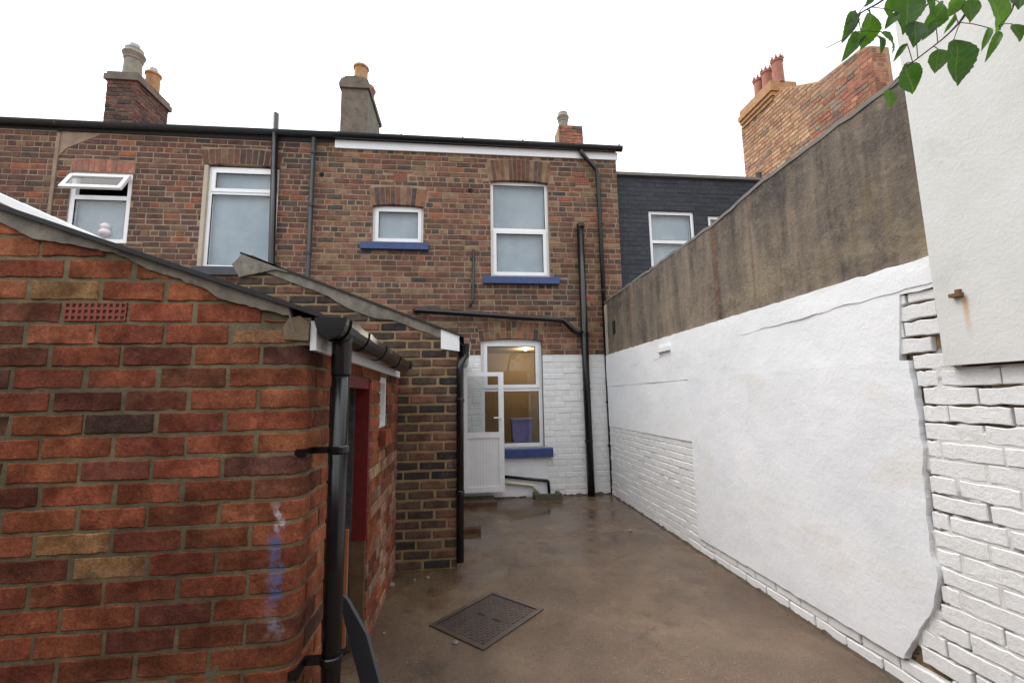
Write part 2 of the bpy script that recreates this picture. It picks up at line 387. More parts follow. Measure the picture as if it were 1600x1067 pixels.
def bend(pts, r=.06, k=5):
    """round the corners of a pipe path"""
    pts = [Vector(p) for p in pts]; out = [pts[0]]
    for i in range(1, len(pts) - 1):
        p = pts[i]; a = (pts[i - 1] - p); b = (pts[i + 1] - p); rr = min(r, a.length * .45, b.length * .45)
        A = p + a.normalized() * rr; B = p + b.normalized() * rr
        for j in range(k + 1):
            t = j / k; out.append(A * (1 - t) ** 2 + p * 2 * t * (1 - t) + B * t * t)
    return out + [pts[-1]]
def pipe(name, pts, r, mat, parent, rad=.07):
    o = MB().tube(bend(pts, rad), r).make(name, mat, parent, smooth=True)
    return o
def collar(parent, p, r, h, mat):
    return MB().lathe(Vector(p), [(r, 0), (r + .004, .004), (r + .004, h - .004), (r, h)]).make('pipe_collar', mat, parent)

# frames: u along the wall, v up, n outwards
def frY(Y):  return lambda u, v, n: (u, Y - n, v)                # faces the camera (-Y)
def frX(X):  return lambda u, v, n: (X - n, -u, v)               # faces -X, u runs towards the camera
def frXp(X): return lambda u, v, n: (X + n, u, v)                # faces +X
def basis(fr):
    o = Vector(fr(0, 0, 0)); U, Vv, Nn = (Vector(fr(*e)) - o for e in ((1, 0, 0), (0, 1, 0), (0, 0, 1)))
    return Matrix((U, Vv, Nn)).transposed().to_4x4()

# ------------------------------------------------------------------ brickwork
def lay(u0, u1, v0, v1, course, Ls, Hs, joint, bond, holes=(), top=None, seed=0, jit=.006):
    """brick rectangles (ua, ub, va, vb) for a wall area"""
    q = random.Random(seed); out = []; row = 0; v = v0
    while v < v1 - .02:
        hd = bond == 'garden' and row % 5 == 2
        Lb = Hs if hd else Ls
        off = (Ls + joint) / 2 * (row % 2) if not hd else (Hs + joint) * .5
        u = u0 - off - q.uniform(0, .03)
        while u < u1:
            ln = Lb + q.uniform(-jit, jit)
            if bond == 'garden' and not hd and q.random() < .10: ln = Hs
            out.append([u, u + ln, v + joint / 2, v + course - joint / 2]); u += ln + joint * q.uniform(.75, 1.25)
        v += course; row += 1
    for h in holes:
        nx = []
        for a, b, c, d in out:
            if b <= h[0] or a >= h[1] or d <= h[2] or c >= h[3]: nx.append([a, b, c, d]); continue
            ov = min(d, h[3]) - max(c, h[2])
            if ov < (d - c) * .45:
                if h[2] > c: nx.append([a, b, c, h[2] - .004])
                else: nx.append([a, b, h[3] + .004, d])
            else:
                if a < h[0] - .025: nx.append([a, h[0] - .004, c, d])
                if b > h[1] + .025: nx.append([h[1] + .004, b, c, d])
        out = nx
    res = []
    for a, b, c, d in out:
        a, b = max(a, u0 + .002), min(b, u1 - .002)
        d = min(d, v1 - .002)
        if top:
            ta, tb = top(a) - c, top(b) - c
            if max(ta, tb) < .022: continue
            if min(ta, tb) < .016:                      # trim to where the slope still clears the bed
                t = (.016 - ta) / (tb - ta); uu = a + (b - a) * t
                if ta < tb: a = uu
                else: b = uu
        if b - a > .028 and d - c > .02: res.append((a, b, c, d))
    return res

def brick_geo(a, b, c, d, fr, q, k=1, bev=.005, proud=0., depth=.05, jit=0., top=None, ctr=None):
    """one brick as a strip of k columns: front, bevels, sides. returns verts, faces"""
    cu, cv = ctr if ctr else (0, 0); V_ = []; F_ = []
    tilt = q.uniform(-.002, .002); pr = proud + q.uniform(-.002, .002)
    for i in range(k + 1):
        t = i / k; u = a + (b - a) * t
        vt = min(d, top(u)) if top else d; vb = c
        vt += q.uniform(-jit, jit); vb += q.uniform(-jit, jit)
        ej = q.uniform(-jit, jit) * .8 if i in (0, k) else 0
        uo = u + ej; ui = uo + (bev if i == 0 else -bev if i == k else 0)
        rnd = bev * .25 if i in (0, k) else 0
        vb_, vt_ = vb + rnd, vt - rnd
        if vt_ - vb_ < 2.2 * bev: vt_ = vb_ + 2.2 * bev
        pn = pr + tilt * (t - .5) + q.uniform(-jit, jit) * .25
        for (x, y, z) in ((uo, vb_, -depth), (uo, vb_, pn - bev), (ui, vb_ + bev, pn), (ui, vt_ - bev, pn), (uo, vt_, pn - bev), (uo, vt_, -depth)):
            V_.append(fr(x - cu, y - cv, z))
    for i in range(k):
        A = i * 6; B = A + 6
        for j in range(5): F_.append((A + j, B + j, B + j + 1, A + j + 1))
    F_.append((0, 1, 4, 5)); F_.append((1, 2, 3, 4))
    A = k * 6; F_.append((A + 5, A + 4, A + 1, A)); F_.append((A + 4, A + 3, A + 2, A + 1))
    return V_, F_

LOCAL = lambda u, v, n: (u, v, n)
def brickwork(parent, rects, fr, mat, pick, seed=0, limit=300, visible=None, k=1, bev=.005, proud=.003, jit=0., top=None,
              depth=.05, curved=False, warp=.003, name='brick', paint=None):
    """lays the largest-showing visible bricks as single objects and the rest as one joined part"""
    q = random.Random(seed); cand = []; Bm = basis(fr) if not curved else None
    for r in rects:
        p = Vector(fr((r[0] + r[1]) / 2, (r[2] + r[3]) / 2, 0)); px = proj(p)
        vis = 0 <= px[0] <= 1600 and 0 <= px[1] <= 1067 and (visible is None or visible(*px))
        e0 = proj(fr(r[0], r[2], 0)); e1 = proj(fr(r[1], r[3], 0))
        cand.append((abs(e1[0] - e0[0]) * abs(e1[1] - e0[1]) if vis else 0, r))
    cand.sort(key=lambda t: -t[0])
    cache = {}; jv, jf, jc = [], [], []
    for i, (size, r) in enumerate(cand):
        a, b, c, d = r; col = pick(q, (a + b) / 2, (c + d) / 2)
        sloped = top is not None and min(top(a), top(b)) < d
        if size > 0 and i < limit:
            ctr = ((a + b) / 2, (c + d) / 2); wd, ht = b - a, d - c
            if curved or sloped or k > 2:
                Vv, Ff = brick_geo(a, b, c, d, fr, q, 20 if curved and a < .085 and b > 0 else max(k, 1), bev, proud, depth, jit, top)
                o = mesh(name, Vv, Ff, mat, parent)
            else:
                key = (round(wd / .006), round(ht / .006), q.randrange(4))
                if key not in cache:
                    Vv, Ff = brick_geo(-wd / 2, wd / 2, -ht / 2, ht / 2, LOCAL, q, k, bev, proud, depth, jit)
                    me = bpy.data.meshes.new(name); me.from_pydata([tuple(v) for v in Vv], [], Ff); me.materials.append(mat); cache[key] = me
                o = bpy.data.objects.new(name, cache[key]); COL.objects.link(o)
                wp = Vector(fr(*ctr, q.uniform(-warp, warp))); WL[o] = wp
                o.parent = parent
                o.matrix_basis = Matrix.Translation(wp - WL[parent]) @ Bm @ Matrix.Rotation(q.uniform(-.006, .006), 4, 'Z')
            o.color = (*col, 1)
        else:
            Vv, Ff = brick_geo(a, b, c, d, fr, q, 20 if curved and a < .085 and b > 0 else 1, bev, proud + q.uniform(-warp, warp), depth, jit * .5, top)
            n0 = len(jv); jv += Vv; jf += [tuple(n0 + z for z in f_) for f_ in Ff]; jc += [col] * len(Vv)
    if jv:
        o = mesh('brickwork', jv, jf, mat, parent, cols=jc); o.color = (0, 0, 0, 1); o['kind'] = 'stuff'
def palette(*cs, var=.14):
    """weighted colours: (weight, (r,g,b) 0-255)"""
    tot = sum(c[0] for c in cs)
    def f(q, u, v):
        t = q.uniform(0, tot)
        for wgt, c in cs:
            t -= wgt
            if t <= 0: break
        s = q.uniform(1 - var, 1 + var); l_ = lin(*c)
        return (l_[0] * s, l_[1] * s * q.uniform(.92, 1.08), l_[2] * s)
    return f
P_HOUSE = palette((5, (132, 96, 78)), (4, (118, 84, 70)), (3, (108, 86, 74)), (1.4, (94, 80, 72)), (1.2, (150, 102, 80)), (2.2, (146, 120, 94)), (.3, (166, 102, 78)), (.4, (80, 74, 70)))
P_NEIGH = palette((5, (118, 84, 70)), (4, (106, 76, 66)), (3, (98, 76, 68)), (1.6, (84, 72, 68)), (.8, (142, 90, 70)), (1.4, (130, 104, 82)), (.3, (158, 92, 68)))
P_NEAR = palette((5, (158, 90, 64)), (3, (144, 82, 60)), (2, (128, 76, 60)), (1.6, (172, 106, 74)), (.8, (108, 72, 60)), (.4, (180, 136, 96)), (.15, (90, 70, 62)), var=.1)
P_DARK = palette((4, (102, 82, 70)), (4, (84, 70, 62)), (3, (68, 62, 60)), (1.6, (120, 88, 72)), (.8, (136, 98, 78)), (.8, (58, 55, 55)))
def P_WHITE(q, u, v): s = q.uniform(.97, 1.03); return tuple(x * s for x in lin(228, 228, 228))
P_SLATE = palette((1, (66, 69, 76)), (1, (61, 64, 71)), var=.06)
P_BUFF = palette((4, (196, 158, 124)), (3, (186, 148, 118)), (2, (178, 138, 112)), (1, (166, 136, 116)), (.8, (204, 172, 134)), (.3, (140, 126, 114)))
P_RED = palette((4, (176, 120, 100)), (3, (164, 110, 92)), (2, (152, 106, 92)), (1, (134, 112, 104)), (1, (188, 136, 110)))

def sheet(u0, u1, v0, v1, holes, fr, rev=.16):
    """wall sheet with rectangular openings and their reveals"""
    us = sorted({u0, u1, *[min(max(x, u0), u1) for h in holes for x in h[:2]]}); vs_ = sorted({v0, v1, *[min(max(x, v0), v1) for h in holes for x in h[2:]]})
    V_, F_ = [], []
    def quad(*p):
        n = len(V_); V_.extend(fr(*x) for x in p); F_.append((n, n + 1, n + 2, n + 3))
    for i in range(len(us) - 1):
        for j in range(len(vs_) - 1):
            mu_, mv = (us[i] + us[i + 1]) / 2, (vs_[j] + vs_[j + 1]) / 2
            if any(h[0] < mu_ < h[1] and h[2] < mv < h[3] for h in holes): continue
            quad((us[i], vs_[j], 0), (us[i + 1], vs_[j], 0), (us[i + 1], vs_[j + 1], 0), (us[i], vs_[j + 1], 0))
    for a, b, c, d in holes:
        quad((a, c, 0), (a, d, 0), (a, d, -rev), (a, c, -rev)); quad((b, d, 0), (b, c, 0), (b, c, -rev), (b, d, -rev))
        quad((b, c, 0), (a, c, 0), (a, c, -rev), (b, c, -rev)); quad((a, d, 0), (b, d, 0), (b, d, -rev), (a, d, -rev))
    return V_, F_
def rough_sheet(u0, u1, v0, v1, step, fr, amp, base, seed, top=None, dirty=0., thr=.1, deep=.012):
    """joint surface with real unevenness; returns verts, faces, dirt"""
    nu = max(2, int((u1 - u0) / step)); nv = max(2, int((v1 - v0) / step)); V_, D_, F_ = [], [], []
    for j in range(nv + 1):
        for i in range(nu + 1):
            u = u0 + (u1 - u0) * i / nu; v = v0 + (v1 - v0) * j / nv
            if top: v = min(v, top(u))
            s = mnoise.fractal(Vector((u * 13 + seed, v * 13, 0)), 1, 2, 4); e = mnoise.fractal(Vector((u * 3.1 + seed, v * 3.1, 4)), 1, 2, 3)
            dk = max(0., min(1., (e - (thr(u, v) if callable(thr) else thr)) * 7)) * dirty
            V_.append(fr(u, v, base + amp * s - dk * deep)); D_.append(dk)
    for j in range(nv):
        for i in range(nu):
            A = j * (nu + 1) + i; F_.append((A, A + 1, A + nu + 2, A + nu + 1))
    return V_, F_, D_

# ------------------------------------------------------------------ ground
me = MB(); me.v = [Vector(p) for p in ((-60, -40, 0), (60, -40, 0), (60, 80, 0), (-60, 80, 0))]; me.f = [(0, 1, 2, 3)]
gr = me.make('ground', M['ground'], None, (0, 0, 0)); gr['kind'] = 'structure'
gr['label'] = 'rain wet brown concrete yard'

# ------------------------------------------------------------------ windows
YF = 6.6
def F(px, py): p = onY(px, py, YF); return p.x, p.z
def window(house, x0, x1, z0, z1, Y, fw=.055, transoms=(), sash=(), blind='blind', rec=.07, sill=None, sill_mat='bluepaint', skip=()):
    """plastic window: frame > sashes, panes, sill"""
    fr = frY(Y + rec); b = MB(); D0, D1 = -.06, 0.
    b.box((x0, z0, D0), (x0 + fw, z1, D1), fr); b.box((x1 - fw, z0, D0), (x1, z1, D1), fr)
    b.box((x0 + fw, z0, D0), (x1 - fw, z0 + fw, D1 - .001), fr); b.box((x0 + fw, z1 - fw, D0), (x1 - fw, z1, D1 - .001), fr)
    zs = [z0 + fw, *transoms, z1 - fw]
    for t in transoms: b.box((x0 + fw, t - fw / 2, D0), (x1 - fw, t + fw / 2, D1 - .001), fr)
    o = b.make('window', M['upvc'], house)
    for i in range(len(zs) - 1):
        lo = zs[i] + (fw / 2 if i else 0); hi = zs[i + 1] - (fw / 2 if i < len(transoms) else 0); a, c = x0 + fw, x1 - fw
        if i in skip: continue
        if i in sash:
            s = .042; m = MB()
            m.box((a - .012, lo - .012, -.05), (a + s, hi + .012, .014), fr).box((c - s, lo - .012, -.05), (c + .012, hi + .012, .014), fr)
            m.box((a + s, lo - .012, -.05), (c - s, lo + s, .013), fr).box((a + s, hi - s, -.05), (c - s, hi + .012, .013), fr)
            m.make('sash', M['upvc'], o); a += s; c -= s; lo += s; hi -= s
        m = MB(); t = .007
        m.box((a, lo, -.02), (a + t, hi, -.004), fr).box((c - t, lo, -.02), (c, hi, -.004), fr).box((a + t, lo, -.02), (c - t, lo + t, -.005), fr).box((a + t, hi - t, -.02), (c - t, hi, -.005), fr)
        m.make('gasket', M['gasket'], o)
        MB().box((a, lo, -.030), (c, hi, -.022), fr).make('pane', M['glass'], o)
        if blind: MB().box((a - .02, lo - .02, -.085), (c + .02, hi + .02, -.078), fr).make('blind', M[blind], o)
    if sill:
        sx0, sx1, sz0, sz1 = sill; m = MB(); q = rng
        pr = .075
        m.prism([(-rec - .02, sz1 + .012), (-rec - .02, sz0), (pr, sz0), (pr, sz1 - .012), (pr - .01, sz1 - .004)], sx0, sx1, lambda u, v, n: (n, Y - u, v))
        m.make('sill', M[sill_mat], o)
    return o
def arch(parent, x0, x1, zs, rise, ht, Y, n, pick, seed, mat='brick', split=False):
    """segmental head of bricks on edge; zs = springing height"""
    q = random.Random(seed); w_ = (x1 - x0); cxm = (x0 + x1) / 2; rad = (w_ * w_ / 4 + rise * rise) / (2 * rise); cz_ = zs + rise - rad
    half = math.asin(w_ / 2 / rad); fr = frY(Y)
    for i in range(n):
        a0 = -half + 2 * half * (i + .08) / n; a1 = -half + 2 * half * (i + .92) / n
        cuts = [(0, ht)] if not split else ([(0, ht * .36), (ht * .42, ht)] if i % 2 else [(0, ht * .58), (ht * .64, ht)])
        for c0, c1 in cuts:
            poly = [(cxm + (rad + h_) * math.sin(t), cz_ + (rad + h_) * math.cos(t)) for h_, t in ((c0, a0), (c0, a1), (c1, a1), (c1, a0))]
            m = MB().prism(poly, -.1, .002 + q.uniform(-.002, .002), fr); o = m.make('brick', M[mat], parent); o.color = (*pick(q, 0, 0), 1)
    # joint bed behind the voussoirs
    k = 14; lo = [(cxm + rad * math.sin(-half + 2 * half * i / k), cz_ + rad * math.cos(-half + 2 * half * i / k) + .003) for i in range(k + 1)]
    hi = [(cxm + (rad + ht) * math.sin(-half + 2 * half * i / k), cz_ + (rad + ht) * math.cos(-half + 2 * half * i / k)) for i in range(k + 1)]
    m = MB()
    for i in range(k): m.prism([lo[i], lo[i + 1], hi[i + 1], hi[i]], -.11, -.004, fr)
    m.make('arch_mortar', M['mortar'], parent)
def airbrick(parent, x0, x1, z0, z1, fr, mat, nx=6, nz=3):
    o = MB().box((x0, z0, -.04), (x1, z1, -.006), fr).make('air_brick', M['hole'], parent)
    m = MB(); bw = (x1 - x0) / nx * .2
    for i in range(nx + 1): c = x0 + (x1 - x0) * i / nx; m.box((max(c - bw, x0), z0, -.01), (min(c + bw, x1), z1, .004), fr)
    bh = (z1 - z0) / nz * .2
    for j in range(nz + 1): c = z0 + (z1 - z0) * j / nz; m.box((x0, max(c - bh, z0), -.01), (x1, min(c + bh, z1), .0035), fr)
    m.make('grille', M[mat], o)
def room(parent, x0, x1, z0, z1, Y0, depth, mat):
    V_ = [(x, y, z) for x in (x0, x1) for y in (Y0, Y0 + depth) for z in (z0, z1)]
    return mesh('room', V_, [(2, 3, 7, 6), (0, 1, 3, 2), (4, 6, 7, 5), (0, 2, 6, 4), (1, 5, 7, 3)], M[mat], parent)
def roof_slab(parent, x0, x1, Y0, z0, run, pitch, mat, name='roof', th=.05):
    rise = run * math.tan(R(pitch)); m = MB()
    m.prism([(Y0, z0), (Y0 + run, z0 + rise), (Y0 + run, z0 + rise - th), (Y0, z0 - th)], x0, x1, lambda u, v, n: (n, u, v))
    m.prism([(Y0 + run, z0 + rise), (Y0 + 2 * run, z0), (Y0 + 2 * run, z0 - th), (Y0 + run, z0 + rise - th)], x0, x1, lambda u, v, n: (n, u, v))
    return m.make(name, M[mat], parent)

# which part of the back walls the photo shows (above the outhouses, left of the yard wall)
def vis_back(px, py):
    v1 = 325 + px * .342; v2 = 400 + (px - 380) * .36
    if px < 500 and py > v1: return False
    if 360 < px < 722 and py > v2: return False
    if px > 947 and py > 470 - (px - 947) * .75: return False
    return True

# ------------------------------------------------------------------ the terraced house
XL, XR = -2.30, 2.52
house = thing('terraced_house', (0, 6.75, 0), 'brown brick terraced house with blue sills, lower wall painted white', 'house')
def rect(p, q_): a, b = F(*p); c, d = F(*q_); return a, c, d, b           # x0, x1, z0, z1 from top-left, bottom-right pixels
W1 = rect((766, 281), (860, 433)); W2 = rect((582, 319), (661, 380)); W3 = rect((751, 530), (851, 698))
PAINT = 2.10
H1 = (W1[0], W1[1], W1[2], W1[3] + .02); H2 = (W2[0], W2[1], W2[2], W2[3] + .02); H3 = (W3[0], W3[1], W3[2], W3[3] + .02)
def arch_hole(W, top_px, x_px): z = F(x_px, top_px)[1]; return (W[0] - .035, W[1] + .035, W[3] - .02, z)
A1 = arch_hole(W1, 250, 812); A2 = arch_hole(W2, 292, 620); A3 = arch_hole(W3, 502, 800)
SILL1 = (F(755, 436)[0], F(873, 436)[0], W1[2] - .125, W1[2] - .01); SILL2 = (F(564, 386)[0], F(670, 386)[0], W2[2] - .125, W2[2] - .01)
SILL3 = (F(742, 706)[0], F(863, 706)[0], W3[2] - .14, W3[2] - .01)
AB1 = (F(615, 278)[0], F(636, 278)[0], F(625, 284)[1], F(625, 271)[1]); AB2 = (F(899, 282)[0], F(920, 282)[0], F(909, 289)[1], F(909, 277)[1])
WTOP = 5.44; frF = frY(YF)
v_, f_ = sheet(XL, XR, 0, WTOP, [H1, H2, H3], frY(YF + .003))
wall = mesh('wall', v_, f_, M['mortar'], house, (0, YF, 0))
PANEL3 = (F(790, 0)[0] - .35, F(856, 740)[0], 0, W3[2])                    # smooth painted strip below the kitchen sill
holes = [H1, H2, H3, A1, A2, A3, SILL1, SILL2, SILL3, AB1, AB2]
CF = .0862
rects = lay(XL, XR, PAINT, WTOP, CF, .218, .102, .015, 'garden', holes, seed=3)
brickwork(wall, rects, frF, M['brick'], P_HOUSE, 5, 300, vis_back, bev=.004, proud=.002, jit=.0015)
lower = mesh('painted_wall', *sheet(XL, XR, 0, PAINT, [H3], frY(YF + .0015)), M['mortar_white'], house, (1, YF, 0))
rects = lay(XL, XR, 0, PAINT, CF, .222, .105, .009, 'garden', [H3, A3, SILL3, PANEL3], seed=4)
brickwork(lower, rects, frF, M['brick_painted'], P_WHITE, 6, 300, lambda x, y: vis_back(x, y) and x > 722, bev=.006, proud=.002, jit=.002)
MB().box((PANEL3[0], .02, -.01), (PANEL3[1], PANEL3[3] - .14, .008), frF).make('painted_panel', M['wrender_dull'], house)
for W_, A_, n, sd_, sp_ in ((W1, A1, 15, 1, False), (W2, A2, 11, 2, False), (W3, A3, 12, 3, True)):
    arch(wall, W_[0] - .02, W_[1] + .02, W_[3] - .025, .035, A_[3] - W_[3] - .012, YF, n, P_HOUSE, sd_, split=sp_)
z_ = F(812, 357)[1]; window(house, *W1[:2], W1[2], W1[3], YF, .05, (z_,), (0,), sill=SILL1)
window(house, *W2, YF, .045, (), (0,), sill=SILL2)
z_ = F(800, 608)[1]; kw = window(house, *W3, YF, .06, (z_,), (1,), blind=None, sill=SILL3)
airbrick(wall, *AB1, frF, 'terracotta', 7, 4); airbrick(wall, *AB2, frF, 'terracotta', 6, 3)
for px, py in ((503, 273), (735, 298)):
    x, z = F(px, py); MB().tube([(x, YF - .012, z), (x, YF + .03, z)], .035).make('vent_hole', M['hole'], wall)
# kitchen behind the lower window
room(house, -.6, 1.7, -.0, 2.42, YF + .17, 2.6, 'room')
lx, lz = F(821, 546); dv = ray(821, 546); t_ = (2.41 - CH) / dv.z; lp = CAMP + dv * t_
MB().lathe((lp.x, lp.y, 2.398), [(.035, 0), (.04, .012)]).make('ceiling_spotlight', M['lamp'], house)
kl = bpy.data.lights.new('kitchen_light', 'POINT'); kl.energy = 15; kl.color = (1, .86, .66); kl.shadow_soft_size = .06
ko = bpy.data.objects.new('kitchen_light', kl); COL.objects.link(ko); ko.location = (lp.x, lp.y, 2.3)
bx = onY(815, 684, 7.25); ck = thing('storage_box', (bx.x, 7.25, .72), 'mauve plastic storage box behind the kitchen window', 'box')
m = MB(); wb = .17
m.prism([(-wb * .88, 0), (wb * .88, 0), (wb, .36), (-wb, .36)], -.14, .14, lambda u, v, n: (bx.x + u, 7.25 - n, .72 + v)); m.make('body', M['plasticbox'], ck)
MB().box((bx.x - wb - .012, 7.09, 1.08), (bx.x + wb + .012, 7.41, 1.115)).make('lid', M['plasticbox'], ck)
wt = MB().box((-.58, 6.80, .66), (1.66, 7.5, .718)).make('worktop', M['cement'], house)
# fascia, gutter, roof
fx0, fz = F(524, 229); fx1 = XR + .02
MB().box((fx0, 5.345, 0.004), (fx1, 5.475, .03), frF).make('fascia', M['upvc'], house)
MB().gutter((fx0 - .03, YF - .085, 5.545), (fx1 + .06, YF - .085, 5.535), .115, .075).make('gutter', M['blackpipe'], house, smooth=False)
for px in (533, 629, 723, 815, 962):
    x = F(px, 225)[0]; MB().box((x - .012, YF - .15, 5.50), (x + .012, YF - .025, 5.515)).box((x - .012, YF - .155, 5.50), (x + .012, YF - .146, 5.55)).make('gutter_bracket', M['blackpipe'], house)
MB().box((XL, YF - .01, WTOP), (XR, YF + .2, 5.52)).make('eaves', M['felt'], house)
roof_slab(house, XL, XR + .05, YF - .06, 5.575, 3.3, 29, 'slate')
# downpipe from the gutter (swan neck) and the soil pipe
x0, z0 = F(906, 240); x1, z1 = F(931, 268); xb, zb = F(948, 768)
pipe('downpipe', [(x0, YF - .085, 5.47), (x0, YF - .085, z0 - .04), (x1, YF - .065, z1 - .02), (x1 + .01, YF - .062, z1 - .2), (x1 + .03, YF - .062, .0)], .034, M['blackpipe'], house, .05)
sx, sz = F(904, 354); sp0 = (sx, YF - .09)
pipe('soil_pipe', [(sx, YF - .085, sz), (sx + .01, YF - .085, 1.5), (sx + .02, YF - .085, 0)], .055, M['blackpipe'], house)
for z in (sz - .05, F(910, 521)[1] - .06, F(915, 610)[1], F(915, 690)[1]):
    collar(house, (sx + .01, YF - .085, z), .058, .06 if z > 2 else .03, M['blackpipe'])
for z in (4.2, 3.1, 2.3, 1.35, .7):
    collar(house, (x1 + .02, YF - .062, z), .036, .03, M['blackpipe'])
a = F(650, 487); b = F(878, 502); c = F(898, 520)
pipe('waste_pipe', [(a[0], YF + .01, a[1]), (a[0], YF - .10, a[1]), (b[0], YF - .10, b[1]), (c[0] - .02, YF - .10, c[1]), (sx, YF - .09, c[1] - .01)], .042, M['blackpipe'], house, .05)
a = F(740, 391); b = F(739, 466); c = F(734, 484)
pipe('overflow_pipe', [(a[0], YF - .03, a[1]), (b[0], YF - .03, b[1]), (c[0], YF - .06, c[1] + .03)], .02, M['greypipe'], house, .03)
# small waste pipes above the gully
a = F(770, 742); b = F(856, 750); c = F(857, 769)
pipe('sink_waste_pipe', [(a[0], YF - .04, a[1]), (b[0], YF - .04, b[1]), (b[0] + .005, YF - .06, .03)], .021, M['blackpipe'], house, .03)
a = F(770, 751); b = F(832, 757)
pipe('cream_waste_pipe', [(a[0], YF - .045, a[1]), (b[0], YF - .05, b[1]), (b[0] + .1, YF - .09, .05)], .02, M['creampipe'], house, .03)
gx0, gx1 = onZ(836, 782, 0).x, onZ(880, 782, 0).x
gu = thing('drain_gully', ((gx0 + gx1) / 2, 6.4, 0), 'mossy concrete drain gully kerb below the kitchen sill', 'drain')
b = MB().box((gx0, 6.33, 0), (gx1, 6.39, .085)).box((gx0, 6.39, 0), (gx0 + .05, 6.585, .08)).box((gx1 - .05, 6.39, 0), (gx1, 6.585, .08)); b.make('kerb', M['mosscon'], gu)
MB().box((gx0 + .05, 6.39, 0), (gx1 - .05, 6.585, .03)).make('grate', M['iron'], gu)
st_ = thing('door_step', (.2, 6.3, 0), 'low worn brick and concrete step under the open white door', 'step')
MB().box((-.04, 6.22, 0), (.42, 6.58, .05)).make('slab', M['mosscon'], st_)
for i in range(2):
    o = MB().box((-.02 + i * .235, 6.13, 0), (.2 + i * .235, 6.215, .058)).make('brick', M['brick_dark'], st_); o.color = (*lin(110, 78, 66), 1)
# chimneys of this terrace
def stack(parent, x0, x1, Y0, Y1, z0, z1, kind, pal=None, cap=True):
    core = MB().box((x0 + .004, Y0 + .004, z0), (x1 - .004, Y1 - .004, z1)).make('chimney_stack', M['mortar_dark' if kind == 'brick' else kind], parent)
    if kind == 'brick':
        for fr, a, b, sd_ in ((frY(Y0), x0, x1, 1), (frXp(x1), Y0, Y1, 2)):
            r_ = lay(a, b, z0, z1, .082, .222, .105, .009, 'stretcher', seed=sd_ + 40)
            brickwork(core, r_, fr, M['brick_dark'], pal or palette((3, (110, 82, 76)), (2, (92, 74, 70)), (1, (132, 86, 74)), (1, (76, 68, 68))), sd_, 150, bev=.005, proud=.006, jit=.002, depth=.03, warp=.006)
        if cap: MB().box((x0 - .045, Y0 - .045, z1 - .14), (x1 + .045, Y1 + .045, z1 - .03)).box((x0 - .015, Y0 - .015, z1 - .03), (x1 + .015, Y1 + .015, z1 + .04)).make('chimney_cap', M['renderstack'], core)
    return core
def pot(core, c, r, h, mat, fancy=False, liner=True):
    c = Vector(c)
    prof = [(r * 1.08, 0), (r, .03), (r * .93, h * .62), (r * 1.02, h * .64), (r * 1.05, h * .68), (r * .98, h * .70), (r * 1.22, h * .80), (r * 1.25, h * .83), (r, h * .92), (r * .98, h)] if fancy else [(r * 1.04, 0), (r, .02), (r * .95, h * .86), (r * 1.12, h * .9), (r * 1.12, h * .97), (r * 1.0, h)]
    o = MB().lathe(c, prof).make('chimney_pot', M[mat], core, smooth=False)
    if liner: MB().lathe(c + Vector((0, 0, h)), [(r * .55, 0), (r * .55, .11)]).make('flue', M['steel'], o)
    return o
c2 = stack(house, -2.5, -1.96, 8.5, 9.75, 6.3, 7.86, 'renderstack')
m = MB(); fc = lambda u, v, n: (-2.23 + u, 8.5 - n, 7.86 + v)
m.prism([(-.30, -.06), (.30, -.06), (.31, .02), (.27, .12), (.18, .18), (0, .20), (-.18, .18), (-.27, .12), (-.31, .02)], -1.30, .04, fc); m.make('chimney_cap', M['renderstack'], c2)
pot(c2, (-2.2, 8.85, 8.02), .145, .55, 'pot_buff', liner=False); pot(c2, (-2.16, 9.4, 8.02), .13, .5, 'pot_red', True, False)
p0 = onY(874, 226, 9.4); p1 = onY(910, 197, 9.4)
c3 = stack(house, p0.x, p1.x, 9.4, 9.9, p0.z - .5, p1.z, 'brick', P_RED, False)
pp = onY(880, 200, 9.7); pot(c3, (pp.x, 9.7, pp.z - .25), .12, .62, 'pot_grey', True, False)

# ------------------------------------------------------------------ next house in the terrace, and the one beyond
XN = onY(86, 280, YF).x
nh = thing('terraced_house', (-4, 6.75, 0), 'dark brown brick house left of the grey pipe, tall window and open fanlight', 'house')
NW1 = rect((112, 268), (197, 380)); NW2 = rect((322, 258), (428, 419))
NTOP = 5.46
NH1 = (NW1[0], NW1[1], NW1[2], NW1[3]); NH2 = (NW2[0] - .02, NW2[1], NW2[2], NW2[3] + .03)
NA1 = (NW1[0] - .02, NW1[1] + .02, NW1[3], F(150, 249)[1]); NA2 = (NW2[0] - .06, NW2[1] + .03, NW2[3], F(375, 232)[1])
NS2 = (NW2[0] - .05, NW2[1] + .05, NW2[2] - .13, NW2[2])
v_, f_ = sheet(XN, XL, 0, NTOP, [NH1, NH2], frY(YF + .003))
nw = mesh('wall', v_, f_, M['mortar'], nh, (-4, YF, 0))
rects = lay(XN, XL, 2.4, NTOP, CF, .218, .102, .014, 'garden', [NH1, NH2, NA1, NA2, NS2], seed=13)
brickwork(nw, rects, frF, M['brick'], P_NEIGH, 15, 300, vis_back, bev=.004, proud=.002, jit=.0015)
arch(nw, NW1[0] - .01, NW1[1] + .01, NW1[3] + .005, .012, NA1[3] - NW1[3] - .02, YF, 11, P_RED, 21)
arch(nw, NW2[0] - .04, NW2[1] + .02, NW2[3] + .0, .04, NA2[3] - NW2[3] - .05, YF, 13, P_NEIGH, 22)
MB().box((NW2[0] - .02, NW2[2], -.07), (NW2[0] + .035, NW2[3] + .0, .004), frF).make('render_reveal', M['beige'], nh)
z_ = F(375, 300)[1]
